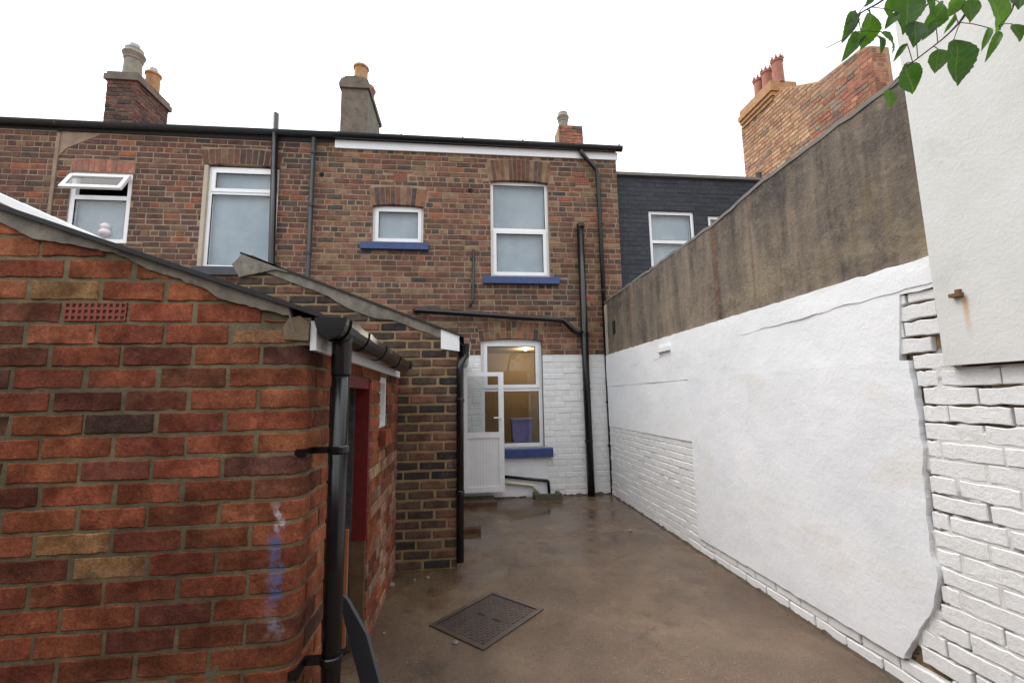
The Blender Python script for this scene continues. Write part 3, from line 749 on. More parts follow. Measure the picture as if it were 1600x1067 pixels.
window(nh, NW2[0] + .036, NW2[1], NW2[2], NW2[3], YF, .05, (z_,), (1,), sill=NS2, sill_mat='greysill', rec=.05)
z_ = F(150, 308)[1]
w1 = window(nh, *NW1, YF, .065, (z_,), (), rec=.02, skip=(1,))
room(nh, NW1[0] - .2, NW1[1] + .2, NW1[2] - .2, NW1[3] + .1, YF + .17, 1.2, 'roomdark')
# top-hung fanlight propped open
hz_ = F(150, 275)[1]; fw2 = NW1[1] - NW1[0] - .02; ang = R(30); hh = F(150, 275)[1] - F(150, 305)[1] + .02
def frS(u, v, n):                                                        # hinged at the top, swung out
    y = -v; return (NW1[0] + .01 + u, YF - .02 - y * math.sin(ang) - n * math.cos(ang), hz_ - y * math.cos(ang) + n * math.sin(ang))
m = MB(); m.box((0, -hh, -.02), (.055, 0, .02), frS).box((fw2 - .055, -hh, -.02), (fw2, 0, .02), frS).box((.055, -hh, -.02), (fw2 - .055, -hh + .055, .019), frS).box((.055, -.055, -.02), (fw2 - .055, 0, .019), frS)
m.make('sash', M['upvc'], w1); MB().box((.055, -hh + .055, -.004), (fw2 - .055, -.055, .004), frS).make('pane', M['glass'], w1)
ty = thing('soft_toy', (F(158, 362)[0], YF + .075, F(158, 372)[1]), 'white and pink soft toy on the ledge inside the left window', 'toy')
tx, tz = F(158, 360); tz -= .06
MB().lathe((tx, YF + .072, tz), [(.02, 0), (.07, .03), (.075, .07), (.045, .1)]).make('body', M['toy'], ty, smooth=True)
MB().lathe((tx, YF + .072, tz + .09), [(.02, 0), (.06, .03), (.062, .07), (.03, .1)]).make('head', M['toy'], ty, smooth=True)
# gutter, red tile edge and roofs
MB().gutter((XN, YF - .07, 5.53), (fx0 - .02, YF - .07, 5.555), .11, .065).make('gutter', M['felt'], nh)
MB().box((XN, YF - .02, NTOP - .03), (XL, YF + .2, 5.53)).make('eaves', M['felt'], nh)
roof_slab(nh, XN, XL, YF - .06, 5.575, 3.3, 29, 'redtile')
A_ = onY(438, 330, YF - .07); p_ = onY(431, 178, YF - .07)
pipe('soil_pipe', [(A_.x, YF - .07, .0), (p_.x, YF - .07, p_.z)], .046, M['blackpipe'], nh)
x, z = F(488, 330); pipe('downpipe', [(x, YF - .07, 5.46), (x, YF - .07, 2.5), (x - .02, YF - .07, 0)], .034, M['greypipe'], nh)
for zz in (5.2, 4.35, 3.6): collar(nh, (x, YF - .07, zz), .036, .05, M['greypipe'])
cs = stack(nh, -6.86, -6.33, 8.5, 9.4, 6.2, 7.82, 'brick')
pot(cs, (-6.6, 8.72, 7.84), .155, .68, 'pot_grey', True); pot(cs, (-6.55, 9.2, 7.84), .13, .55, 'pot_buff')

MB().prism([F(*p) for p in ((90, 246), (104, 232), (150, 214), (160, 209), (91, 208))], 0, .006, frF).make('mortar_patch', M['mortar'], nh)
th = thing('terraced_house', (-7, 6.75, 0), 'farthest left brown brick house beyond the pale mortar seam', 'house')
v_, f_ = sheet(XN - 3, XN - .03, 0, 5.42, [], frY(YF - .017)); tw = mesh('wall', v_, f_, M['mortar'], th, (-7, YF, 0))
brickwork(tw, lay(XN - 3, XN - .03, 2.4, 5.42, CF, .220, .103, .012, 'garden', seed=33), frY(YF - .02), M['brick'], P_NEIGH, 34, 300, vis_back, bev=.004, proud=.002, jit=.0015)
m = MB(); m.box((XN - .04, 2.4, -.02), (XN + .012, 5.40, .021), frF).make('mortar_seam', M['mortar'], th)
MB().gutter((XN - 3, YF - .07, 5.54), (XN - .01, YF - .07, 5.53), .11, .065).make('gutter', M['felt'], th)
MB().box((XN - 3, YF - .01, 5.42), (XN, YF + .2, 5.53)).make('eaves', M['felt'], th)
roof_slab(th, XN - 3, XN, YF - .06, 5.575, 3.3, 29, 'slate')

# neighbour's lean-to with a clear sheet roof, seen over the near outhouse
a = onY(-60, 279, 4.3); b = onY(128, 365, 4.3)
lt = thing('lean_to', (-4, 4.6, 0), 'clear sheet lean-to roof with bright white edge at far left', 'lean-to')
sl = lambda t: a.lerp(b, t)
m = MB(); d_ = (b - a).normalized(); up = Vector((-d_.z, 0, d_.x))
e0, e1 = a - d_ * .15, b + d_ * .9
def frL(u, v, n): return e0 + (e1 - e0) * u + up * v + Vector((0, n, 0))
MB().box((0, -.012, .03), (1, 0, 1.5), frL).make('roof_sheet', M['polycarb'], lt)
MB().box((0, -.05, -.02), (1, .018, .028), frL).make('edge_trim', M['upvc'], lt)
for t in (.35, .7, 1.05, 1.4): MB().box((0, .001, t), (1, .022, t + .03), frL).make('glazing_bar', M['upvc'], lt)
m = MB(); m.prism([(e0.x, 0), (e1.x, 0), (e1.x, e1.z - .055), (e0.x, e0.z - .055)], 0, .08, lambda u, v, n: (u, 4.42 - n, v)); m.make('wall', M['beige'], lt)

# ------------------------------------------------------------------ dark painted house on the right
dh = thing('painted_house', (4, 6.9, 0), 'house painted slate grey beyond the yard wall, lower flat roofline', 'house')
YD = 6.72
def FD(px, py): p = onY(px, py, YD); return p.x, p.z
def rectD(p, q_): a, b = FD(*p); c, d = FD(*q_); return a, c, d, b
D1 = rectD((1013, 329), (1091, 432)); D2 = rectD((1106, 337), (1170, 432)); DTOP = FD(1060, 276)[1] - .03; XE = 6.0
v_, f_ = sheet(XR, XE, 0, DTOP, [D1, D2], frY(YD + .004)); dw = mesh('wall', v_, f_, M['mortar_slate'], dh, (4, YD, 0))
brickwork(dw, lay(XR + .004, XE, 2.8, DTOP, .08, .22, .105, .008, 'garden', [D1, D2], seed=50), frY(YD), M['brick_slate'], P_SLATE, 51, 300,
          lambda x, y: y < 470 - (x - 947) * .75 and x > 966, bev=.003, proud=-.001, jit=.001, warp=.0012)
for W_ in (D1, D2):
    z_ = W_[3] - (W_[3] - W_[2]) * .47; window(dh, *W_, YD, .055, (z_,), (), rec=.03)
MB().box((XR + .01, YD - .05, DTOP), (XE, YD + .3, DTOP + .05)).make('parapet_coping', M['coping'], dh)
MB().box((XR + .01, YD + .3, DTOP - .12), (XE, YD + 3.5, DTOP - .02)).make('roof', M['felt'], dh)
p = FD(1191, 268); MB().tube([(p[0], YD + .1, DTOP - .05), (p[0], YD + .1, p[1] + .02)], .05).make('vent_pipe', M['greypipe'], dh)

# ------------------------------------------------------------------ buff brick gable with three pots
XG = 6.0
gh = thing('brick_gable', (6.15, 6.5, 0), 'buff and red brick gable wall with three red pots, beyond the grey house', 'building')
def GX(px, py): p = onX(px, py, XG); return p.y, p.z
cornerY = GX(1360, 72)[0]; pts = [GX(1158, 200), GX(1222, 138), GX(1278, 128), GX(1346, 75), GX(1360, 72)]
Yfar = pts[0][0]
def gtop(y):                                                            # height of the gable outline at depth y (pts run far -> near)
    for (ya, za), (yb, zb_) in zip(pts, pts[1:]):
        if yb <= y <= ya: return za + (zb_ - za) * (ya - y) / (ya - yb)
    return pts[0][1] if y > ya else pts[-1][1]
ys = [pts[0][0]] + [p_[0] for p_ in pts[1:-1]] + [cornerY]
poly = [(Yfar, 0), (cornerY, 0), (cornerY, pts[-1][1])] + [(y, z) for y, z in pts[::-1][1:-1]] + [(Yfar, pts[0][1])]
m = MB(); m.prism([(-y, z) for y, z in poly], -.30, -.006, frX(XG)); gw = m.make('wall', M['mortar_buff'], gh, (XG, 6.5, 0))
def pk_g(q, u, v):
    c = P_RED(q, u, v) if -u < 5.95 + (6.7 - v) * .5 + q.uniform(-.4, .4) else P_BUFF(q, u, v)
    d = abs((-u) - 6.6 + (v - 5.6) * .8)
    if d < .5 and q.random() < .3: c = lin(150, 132, 116)
    return c
rects = lay(-Yfar, -cornerY, 3.4, 7.4, .078, .222, .105, .01, 'garden', top=lambda u: gtop(-u) - .01, seed=60)
brickwork(gw, rects, frX(XG), M['brick'], pk_g, 61, 300, lambda x, y: y < 470 - (x - 947) * .75, bev=.004, proud=.002, top=lambda u: gtop(-u) - .01)
xr = onY(1386, 100, cornerY).x
rects = lay(XG + .002, xr, 3.4, pts[-1][1], .078, .2, .105, .01, 'stretcher', seed=62)
MB().box((XG + .004, cornerY + .006, 0), (xr - .004, cornerY + .25, pts[-1][1])).make('end_pier', M['mortar_buff'], gh)
brickwork(gw, rects, frY(cornerY), M['brick'], P_RED, 63, 60, None, bev=.004, proud=.002)
# stack with corbelled courses and crown pots
ya, yb = GX(1161, 190)[0], GX(1208, 165)[0]; zc = GX(1161, 199)[1]
m = MB()
for i, (o_, h0, h1) in enumerate(((.03, 0, .08), (.06, .08, .16), (.09, .16, .26), (.05, .26, .40))):
    m.box((XG - o_, yb - o_, zc + h0 - .05), (XG + .45 + o_, ya + o_ * .4, zc + h1 - .05))
cg = m.make('chimney_stack', M['pot_buff'], gh)
for px, py in ((1176, 172), (1188, 160), (1204, 143)):
    y = GX(px, py)[0]; o = pot(cg, (XG + .2, y, zc + .34), .10, .52, 'pot_red', False, False)
    m = MB()
    for j in range(8):
        t = j * math.pi / 4; m.lathe((XG + .2 + .1 * math.cos(t), y + .1 * math.sin(t), zc + .85), [(.028, 0), (.012, .07)], 5)
    m.make('pot_crown', M['pot_red'], o)

# ------------------------------------------------------------------ yard wall on the right
XW = 2.18; frW = frX(XW)
bw = thing('boundary_wall', (XW + .15, 4.2, 0), 'tall yard wall, white painted below and soot black render above', 'wall')
def WX(px, py): p = onX(px, py, XW); return -p.y, p.z                   # u = -Y
YE = 1.73                                                               # where the white gable begins
MB().box((XW + .03, -1.2, 0), (XW + .28, YF - .01, 2.0)).make('wall_core', M['mortar_dark'], bw)
# soot-stained render above z = 2.09
m = MB(); nU = 60; pv = []
tops = [(-6.59, 2.90), (-3.4, 2.93), (-2.84, 2.99), (-1.74, 3.0)]
def wtop(u):
    for (ua, za), (ub, zb_) in zip(tops, tops[1:]):
        if ua <= u <= ub: return za + (zb_ - za) * (u - ua) / (ub - ua)
    return 2.97
def strip(u0, u1, lo, hi, n0, n1, n, fr, mat, name, parent, wob=.004, seed=0):
    """slab between two outlines lo(u), hi(u) with an uneven face"""
    V_, F_ = [], []
    rows = 8
    for i in range(n + 1):
        u = u0 + (u1 - u0) * i / n; a_, b_ = lo(u), hi(u)
        for j in range(rows + 1):
            v = a_ + (b_ - a_) * j / rows; e = mnoise.fractal(Vector((u * 2.3 + seed, v * 2.3, seed)), 1, 2, 3) * wob
            V_.append(fr(u, v, n1 + e))
        V_.append(fr(u, a_, n0)); V_.append(fr(u, b_, n0))
    K = rows + 3
    for i in range(n):
        A = i * K; B = A + K
        for j in range(rows): F_.append((A + j, B + j, B + j + 1, A + j + 1))
        F_.append((A + rows + 1, B + rows + 1, B, A)); F_.append((A + rows, B + rows, B + rows + 2, A + rows + 2))
    F_.append(tuple([rows + 1] + list(range(0, rows + 1)) + [rows + 2])); E_ = n * K
    F_.append(tuple([E_ + rows + 2] + list(range(E_ + rows, E_ - 1, -1)) + [E_ + rows + 1]))
    return mesh(name, V_, F_, mat, parent)
wob = lambda s, amp, fq=9: (lambda u: mnoise.fractal(Vector((u * fq, s, 0)), 1, 2, 4) * amp)
w_a = wob(1, .018)
strip(-6.59, -YE - .0, lambda u: 2.085 + w_a(u) * .5, lambda u: wtop(u) + w_a(u), -.26, .0, 90, frW, M['soot'], 'upper_render', bw, .006, 1)
strip(-6.59, -YE - .01, lambda u: wtop(u) + w_a(u) - .004, lambda u: wtop(u) + w_a(u) + .022, -.27, .006, 60, frW, M['coping'], 'coping', bw, .004, 2)
# white painted render band between the soot and the patch
w_b = wob(5, .010, 6); w_c = wob(9, .006, 14)
strip(-6.59, -1.74, lambda u: 1.60 + w_b(u) * (1.4 if u > -4 else .4) if u < -1.95 else 1.93 + w_c(u), lambda u: 2.08 + w_a(u) * .5, -.05, .012, 110, frW, M['wrender'], 'painted_render', bw, .007, 3)
# ragged ridge across the band
strip(-5.6, -1.743, lambda u: min(1.84 + .03 * (u + 5.6) + w_b(u + 3) * 1.3, 2.0), lambda u: 2.078 + w_a(u) * .5, -.02, .0135, 110, frW, M['wrender'], 'render_coat', bw, .005, 13)
strip(-6.59, -4.04, lambda u: 1.005 + w_c(u), lambda u: 1.60 + w_b(u) * .4 - .004, -.05, .008, 50, frW, M['wrender'], 'painted_render', bw, .006, 4)
# large smooth render patch with a broken edge on the camera side
ed = [WX(*p) for p in ((1420, 556), (1426, 578), (1440, 640), (1447, 720), (1452, 800), (1460, 860), (1470, 900), (1466, 945), (1440, 985), (1414, 1034))]
V_, F_ = [], []; nC = 46; rowsP = 120
for j in range(rowsP + 1):
    v = 1.60 - (1.60 - .135) * j / rowsP
    for (ua, va), (ub, vb) in zip(ed, ed[1:]):
        if vb <= v <= va: ue = ua + (ub - ua) * (va - v) / (va - vb + 1e-6); break
    else: ue = ed[0][0] if v > ed[0][1] else ed[-1][0]
    ue += mnoise.fractal(Vector((v * 9, 3, 1)), 1, 2, 4) * .012
    for i in range(nC + 1):
        u = -4.05 + (ue + 4.05) * i / nC; e = mnoise.fractal(Vector((u * 1.7, v * 1.7, 7)), 1, 2, 3) * .008
        vv = v + (w_c(u) * 1.2 if j == rowsP else w_b(u) * 1.2 if j == 0 else 0)
        if j == 0: vv = 1.60 + w_b(u) * 1.4 + .005
        edge = min(i, nC - i, j, rowsP - j); V_.append(frW(u, vv, .019 + e * .6))
    V_.append(frW(ue + .002, v, -.02))
Kp = nC + 2
for j in range(rowsP):
    for i in range(nC + 1):
        A = j * Kp + i; F_.append((A + Kp, A + Kp + 1, A + 1, A))
n0 = len(V_); V_ += [frW(-4.05 + (V_[rowsP * Kp + i][1] * -1 + 4.05), .12, -.02) for i in range(nC + 1)]
for i in range(nC): F_.append((n0 + i, n0 + i + 1, rowsP * Kp + i + 1, rowsP * Kp + i))
mesh('render_patch', V_, F_, M['wrender_dull'], bw)
# painted brick: far panel, plinth strip under the patch, ragged pier beside and below the gable
bp = mesh('painted_brickwork', *rough_sheet(-6.58, -4.0, 0, 1.01, .03, frW, .004, -.004, 3)[:2], M['mortar_white'], bw)
brickwork(bp, lay(-6.58, -4.03, .0, 1.0, .072, .215, .105, .008, 'garden', seed=70), frW, M['brick_painted'], P_WHITE, 71, 300, k=2, bev=.005, proud=.001, jit=.003, warp=.003)
V_, F_, D_ = rough_sheet(-4.05, -1.9, 0, .14, .02, frW, .006, -.012, 5, dirty=.7)
bp2 = mesh('plinth', V_, F_, M['mortar_white'], bw, dirt=D_)
brickwork(bp2, lay(-4.05, -1.9, 0, .132, .066, .215, .105, .008, 'stretcher', seed=72), frW, M['brick_painted'], P_WHITE, 73, 120, k=3, bev=.005, proud=.003, jit=.004, warp=.006)
def under(u): return 1.553 if u > -1.74 else 2.06
V_, F_, D_ = rough_sheet(-2.25, 1.0, 0, 2.06, .018, frW, .0035, -.0008, 8, top=under, dirty=1., deep=.03,
                         thr=lambda u, v: .20 - .38 * max(0, min(1, (v - 1.05) * 4)) - .22 * max(0, min(1, (-1.80 - u) * 12)))
bp3 = mesh('ragged_brickwork', V_, F_, M['mortar_white'], bw, dirt=D_)
cutl = lambda v: ed[0][0] if v > ed[0][1] else next((ua + (ub - ua) * (va - v) / (va - vb + 1e-6) for (ua, va), (ub, vb) in zip(ed, ed[1:]) if vb <= v <= va), ed[-1][0])
rr = []
for (a, b, c, d) in lay(-2.25, .6, 0, 1.93, .0815, .222, .105, .011, 'stretcher', seed=74, jit=.02):
    lim = cutl((c + d) / 2) + .012 if (c + d) / 2 > .135 else -1.95
    if c > 1.60: lim = -2.0 + .06 * math.sin(c * 40)
    a = max(a, lim)
    if b - a < .03: continue
    if d > under((a + b) / 2) - .004:
        if (a + b) / 2 > -1.74:
            d = under(0) - .006
            if d - c < .03: continue
    rr.append((a, b, c, d))
brickwork(bp3, rr, frW, M['brick_painted'], P_WHITE, 75, 300, k=6, bev=.0035, proud=.0022, jit=.0045, warp=.004)
p = WX(960, 512); MB().box((p[0] - .05, p[1] - .09, -.02), (p[0] + .05, p[1] + .10, .012), frW).make('vent_box', M['hole'], bw)
strip(-6.59, -6.40, lambda u: 2.09, lambda u: 2.86, -.02, .006, 6, frW, M['beige'], 'mortar_fillet', bw, .004, 9)
a_ = WX(1040, 545)
m = MB(); m.box((a_[0] - .14, a_[1] - .03, .01), (a_[0] + .14, a_[1] + .02, .045), frW); m.make('ledge', M['wrender'], bw)

def grime(parent, p0, p1, side, seed, wd=.035, ht=.03):
    """ragged fillet of mud and moss where a wall meets the yard"""
    p0, p1, side = Vector(p0), Vector(p1), Vector(side); n = max(8, int((p1 - p0).length / .03)); V_, F_ = [], []
    for i in range(n + 1):
        p = p0.lerp(p1, i / n); a = max(.1, .7 + mnoise.fractal(Vector((i * .22, seed, 0)), 1, 2, 4)); b = max(.05, .6 + mnoise.fractal(Vector((i * .3, seed, 9)), 1, 2, 4))
        V_ += [p - side * .01 + Vector((0, 0, ht * b)), p + side * wd * a * .35 + Vector((0, 0, ht * b * .45)), p + side * wd * a - Vector((0, 0, .002))]
    for i in range(n): A = i * 3; F_ += [(A, A + 3, A + 4, A + 1), (A + 1, A + 4, A + 5, A + 2)]
    mesh('mud_edge', V_, F_, M['mud'], parent, smooth=True)
grime(bw, (XW, 6.58, 0), (XW, .6, 0), (-1, 0, 0), 1); grime(house, (1.45, YF, 0), (XW, YF, 0), (0, -1, 0), 2, .06, .05); grime(house, (.0, YF, 0), (.9, YF, 0), (0, -1, 0), 3, .05, .04)
# brick wall added out of view behind the camera to shade the near yard
ry = thing('added_shade_wall', (-.4, -1.6, 0), 'added unseen brick wall behind the camera, shading the near yard', 'wall')
m = MB(); m.box((-3.0, -1.75, 0), (XW - .01, -1.5, 2.3)); m.make('wall', M['mortar_near'], ry)
r_ = lay(-XW + .02, 3.0, 0, 2.29, 0.08, .215, .1, .013, 'stretcher', seed=95)
brickwork(ry, r_, lambda u, v, n: (-u, -1.5 + n, v), M['brick_near'], P_NEAR, 96, 0, bev=.004, proud=.003)
MB().box((-3.02, -1.79, 2.3), (XW - .012, -1.46, 2.37)).make('coping', M['coping'], ry)
MB().box((-2.6, -1.499, 0), (-2.4, 1.69, 2.1)).make('shade_wall_return', M['mortar_near'], ry)  # unseen return, added to darken the near outhouse front

# white rendered gable built over the yard wall
gb = thing('rendered_gable', (XW + .2, .2, 0), 'plain white rendered gable wall at far right with rusty bracket', 'building')
m = MB(); m.box((-YE, 1.562, -.30), (3.2, 4.3, .045), frW); m.make('wall', M['gable_render'], gb)
u_, v_ = -BR.y, BR.z
MB().box((u_ - .03, v_ - .004, .046), (u_ + .012, v_ + .012, .07), frW).box((u_ - .012, v_ + .012, .046), (u_ + .006, v_ + .028, .06), frW).make('bracket', plain('rusty iron', lin(112, 84, 54), .8, .3, 40, .8, 120), gb)

# ------------------------------------------------------------------ near brick outhouse
XC, YC, RC = -.59, 1.70, .055; ARC = math.pi * RC / 2
o1 = thing('brick_outhouse', (-1.5, 2.8, 0), 'near orange brick outhouse with black gutter and downpipe', 'outhouse')
def frC(s, v, n):                                                       # developed wall: front face, rounded corner, side face
    if s <= 0: return (XC - RC + s, YC - n, v)
    if s < ARC:
        t = s / RC; return (XC - RC + (RC + n) * math.sin(t), YC + RC - (RC + n) * math.cos(t), v)
    return (XC + n, YC + RC + s - ARC, v)
s_of = lambda Y: ARC + (Y - YC - RC)
vz = lambda px, py: onY(px, py, YC)
v0p, v1p = vz(0, 326), vz(497, 494)
slope1 = (v1p.z - v0p.z) / (v1p.x - v0p.x)
def vtop(s): return v1p.z + ((XC - RC + s) - v1p.x) * slope1 if s < 0 else 1.72
S0, S1 = -1.75, s_of(4.0)
DOOR = (s_of(2.02), s_of(2.86), 0, 1.585); WIN = (s_of(3.17), s_of(3.45), 1.25, 1.615)
wz = lambda s: vtop(s) - .02
V_, F_ = [], []
vv, ff, dd = rough_sheet(S0, DOOR[0], 0, 2.4, .012, frC, .0032, -.0030, 11, top=wz); ow = mesh('wall', vv, ff, M['mortar_near'], o1, (-1.2, YC, 0))
vv, ff, dd = rough_sheet(DOOR[1], WIN[0], 0, 1.70, .03, frC, .004, -.006, 12); mesh('side_wall', vv, ff, M['mortar_near'], o1)
vv, ff, dd = rough_sheet(WIN[1], S1, 0, 1.70, .03, frC, .004, -.006, 14); mesh('side_wall', vv, ff, M['mortar_near'], o1)
for lo, hi in ((0, WIN[2]), (WIN[3], 1.70)):
    vv, ff, dd = rough_sheet(WIN[0], WIN[1], lo, hi, .03, frC, .004, -.006, 15); mesh('side_wall', vv, ff, M['mortar_near'], o1)
MB().box((DOOR[0], 1.585, -.11), (DOOR[1], 1.70, -.004), frC).make('lintel', M['wood'], o1)
# lay: stretchers with alternating corner returns
C1 = .0797; q = random.Random(90); rr = []
row = 0; v = -.012
AIR = None
while v < 2.4:
    c0, c1 = v + .0062, v + C1 - .0062
    e0, e1 = (-.21, ARC + .045) if row % 2 else (-.10, ARC + .155)
    rr.append((e0, e1, c0, c1))
    s = e0 - .014
    while s > S0:
        ln = .214 + q.uniform(-.012, .010); rr.append((s - ln, s, c0 + q.uniform(-.002, .002), c1 + q.uniform(-.002, .002))); s -= ln + q.uniform(.011, .019)
    s = e1 + .014
    while s < S1:
        ln = .214 + q.uniform(-.01, .01); rr.append((s, min(s + ln, S1), c0, c1)); s += ln + .013
    v += C1; row += 1
ab = [r for r in rr if abs(vz(150, 492).x - (XC - RC + (r[0] + r[1]) / 2)) < .11 and abs(vz(150, 492).z - (r[2] + r[3]) / 2) < .04][:1]
res = []
for a, b, c, d in rr:
    if (a, b, c, d) in ab: AIR = (a, b, c, d); continue
    segs = [(a, b)]
    for h in (DOOR, WIN):
        if c < h[3] - .02 and d > h[2] + .02:
            nx = []
            for x, y in segs:
                if y <= h[0] or x >= h[1]: nx.append((x, y)); continue
                if x < h[0] - .03: nx.append((x, h[0] - .003))
                if y > h[1] + .03: nx.append((h[1] + .003, y))
            segs = nx
    for x, y in segs:
        if x > ARC and d > 1.66: continue
        t = min(wz(x), wz(y)) if y < 0 else min(wz(x), 1.70)
        if max(wz(x), wz(y)) - c < .03: continue
        if y <= .0 and t - c < .016:
            y = min(y, x + (y - x) * max(0, (wz(x) - c - .018)) / max(1e-4, wz(x) - wz(y)))
        if y - x > .03: res.append((x, y, c, min(d, 1.715) if x > -.3 else d))
def pk_near(q, u, v):
    if u > ARC + .4:
        c = P_NEAR(q, u, v)
        return tuple(x * .6 + y * .4 for x, y in zip(c, lin(196, 176, 156))) if (v < 1.0 and q.random() < .5) else c
    return P_NEAR(q, u, v)
brickwork(ow, res, frC, M['brick_near'], pk_near, 91, 300, lambda x, y: not (x < 497 and y < 330 + x * .335), k=8, bev=.003, proud=.0015, jit=.0024, top=wz, curved=True)
if AIR:
    a, b, c, d = AIR; airbrick(ow, a, b, c, d, frC, 'terracotta', 10, 3)
# cement fillet under the verge and felt edge
low = [vz(*p) for p in ((-120, 320), (0, 346), (60, 376), (111, 383), (189, 398), (225, 418), (324, 452), (345, 468), (452, 494), (492, 500))]
def flo(s):
    x = XC - RC + s
    for A_, B_ in zip(low, low[1:]):
        if A_.x <= x <= B_.x: return A_.z + (B_.z - A_.z) * (x - A_.x) / (B_.x - A_.x) + mnoise.fractal(Vector((x * 30, 2, 0)), 1, 2, 4) * .007
    return low[0].z if x < low[0].x else low[-1].z
MB().box((XC - .075, YC + .004, 1.66), (XC + .011, YC + .06, 1.765)).make('eaves_mortar', M['cement'], o1)
strip(-1.74, vz(462, 490).x - (XC - RC), lambda s: min(flo(s), vtop(s) - .02), lambda s: vtop(s) - .004, -.02, .014, 90, lambda s, v, n: (XC - RC + s, YC - n, v), M['cement'], 'verge_fillet', o1, .006, 21)
def frR(u, v, n): return (u, YC - n, v1p.z + (u - v1p.x) * slope1 + v)
MB().box((-3.1, -.004, -2.32), (-.535, .014, .035), frR).make('roof', M['felt'], o1)
MB().box((-3.1, -.03, -2.3), (-.62, -.005, -.06), frR).make('roof_boards', M['wood'], o1)
MB().box((-3.05, YC + .15, 0), (-3.0, 4.0, 2.5)).make('rear_wall', M['mortar_near'], o1)
pz = [vz(*p) for p in ((446, 531), (483, 533), (485, 505), (470, 494), (452, 499), (444, 512))]
MB().prism([(p.x, p.z) for p in pz], -.05, .012, frY(YC)).make('pad_stone', M['stone'], o1)
# fascia, gutter and downpipe on the yard side
MB().box((XC + .012, 1.70, 1.640), (XC + .034, 3.86, 1.752)).make('fascia', M['upvc'], o1)
gxc = XC + .034 + .062; GZ0, GZ1 = 1.757, 1.742
MB().gutter((gxc, 1.66, GZ0), (gxc, 3.62, GZ1), .116, .078, th=.005).make('gutter', M['blackpipe'], o1)
for Y in (2.05, 2.5, 3.05): MB().gutter((gxc, Y, GZ0 + .002 - (Y - 1.66) * .0077), (gxc, Y + .06, GZ0 + .002 - (Y - 1.6) * .0077), .126, .084, th=.004).make('gutter_joint', M['blackpipe'], o1)
hd = [(gxc + .057 * math.cos(math.pi * i / 12), GZ0 - .078 * math.sin(math.pi * i / 12)) for i in range(13)]
MB().prism(hd[::-1], 0, .006, frY(1.66)).make('gutter_stop_end', M['blackpipe'], o1)
MB().gutter((gxc, 1.72, GZ0 + .002), (gxc, 1.86, GZ0 + .001), .128, .088, th=.005).make('gutter_outlet', M['blackpipe'], o1)
dpx, dpy = gxc + .005, 1.80
pipe('downpipe', [(dpx, dpy, 1.69), (dpx, dpy, 0)], .034, M['blackpipe'], o1)
MB().lathe((dpx, dpy, 1.55), [(.0355, 0), (.038, .004), (.038, .13), (.044, .15), (.05, .16)], 24).make('pipe_socket', M['blackpipe'], o1)
for py in (702, 1028):
    z = onY(525, py, dpy).z
    collar(o1, (dpx, dpy, z - .015), .036, .03, M['blackpipe'])
    MB().box((XC + .002, dpy - .012, z - .012), (dpx - .03, dpy + .012, z + .012)).box((XC - .03, dpy - .09, z - .014), (XC + .012, dpy - .02, z + .014)).make('pipe_bracket', M['blackpipe'], o1)
lead = MB().box((XC + .04, 3.62, 1.70), (XC + .16, 3.66, 1.76)).make('gutter_end', M['blackpipe'], o1)
# doorway: red frame, dark board door, orange ply, rotten post foot
MB().box((XC - .085, 2.825, .62), (XC - .002, 2.858, 1.56)).make('door_frame', M['redpaint'], o1)
MB().box((XC - .085, 2.83, 0), (XC - .008, 2.858, .62)).make('frame_foot', M['wood'], o1)
MB().box((XC - .085, 2.03, 1.52), (XC - .006, 2.824, 1.583)).make('door_head', M['redpaint'], o1)
MB().box((XC - .19, 2.80, 0.02), (XC - .086, 2.845, 1.53)).make('door', M['darkdoor'], o1)
MB().box((XC - .17, 2.76, .06), (XC - .09, 2.79, .70)).make('board', M['ply'], o1)
MB().box((-3.0, 3.95, 0), (XC - .01, 3.99, 1.70)).make('partition', M['roomdark'], o1)
# small side window with brick sill
m = MB(); fx = frXp(XC - .03); fw = .04
m.box((3.17, 1.25, -.05), (3.17 + fw, 1.615, .02), fx).box((3.45 - fw, 1.25, -.05), (3.45, 1.615, .02), fx).box((3.17 + fw, 1.25, -.05), (3.45 - fw, 1.25 + fw, .019), fx).box((3.17 + fw, 1.615 - fw, -.05), (3.45 - fw, 1.615, .019), fx)
sw = m.make('window', M['upvc'], o1); MB().box((3.17 + fw, 1.25 + fw, -.02), (3.45 - fw, 1.615 - fw, -.012), fx).make('pane', M['glass'], sw)
MB().box((3.16, 1.25, -.09), (3.46, 1.62, -.08), fx).make('blind', M['roomdark'], sw)
for i in range(3):
    o = MB().box((3.13 + i * .115, 1.14, -.05), (3.13 + i * .115 + .1, 1.242, .05), frXp(XC)).make('brick', M['brick_near'], sw); o.color = (*P_NEAR(rng, 0, 0), 1)

# dark board leaning by the downpipe
bd = thing('leaning_board', (-.42, 2.1, 0), 'dark grey board leaning on the outhouse by the black downpipe', 'board')
tp = onX(543, 925, -.545); bt = onZ(612, 1190, 0)
ax = (tp - bt); ln = ax.length; ax.normalize(); sd_ = Vector((.85, -.5, 0)); sd_ = (sd_ - ax * sd_.dot(ax)).normalized(); nn = ax.cross(sd_).normalized()
def frB(u, v, n): return bt + ax * v + sd_ * u + nn * n
m = MB(); wdt = .05
m.prism([(-wdt, 0), (wdt, 0), (wdt, ln - .2), (-wdt * .1, ln - .03), (-wdt * .5, ln), (-wdt, ln - .035)], -.009, .009, frB); m.make('panel', M['plank'], bd)

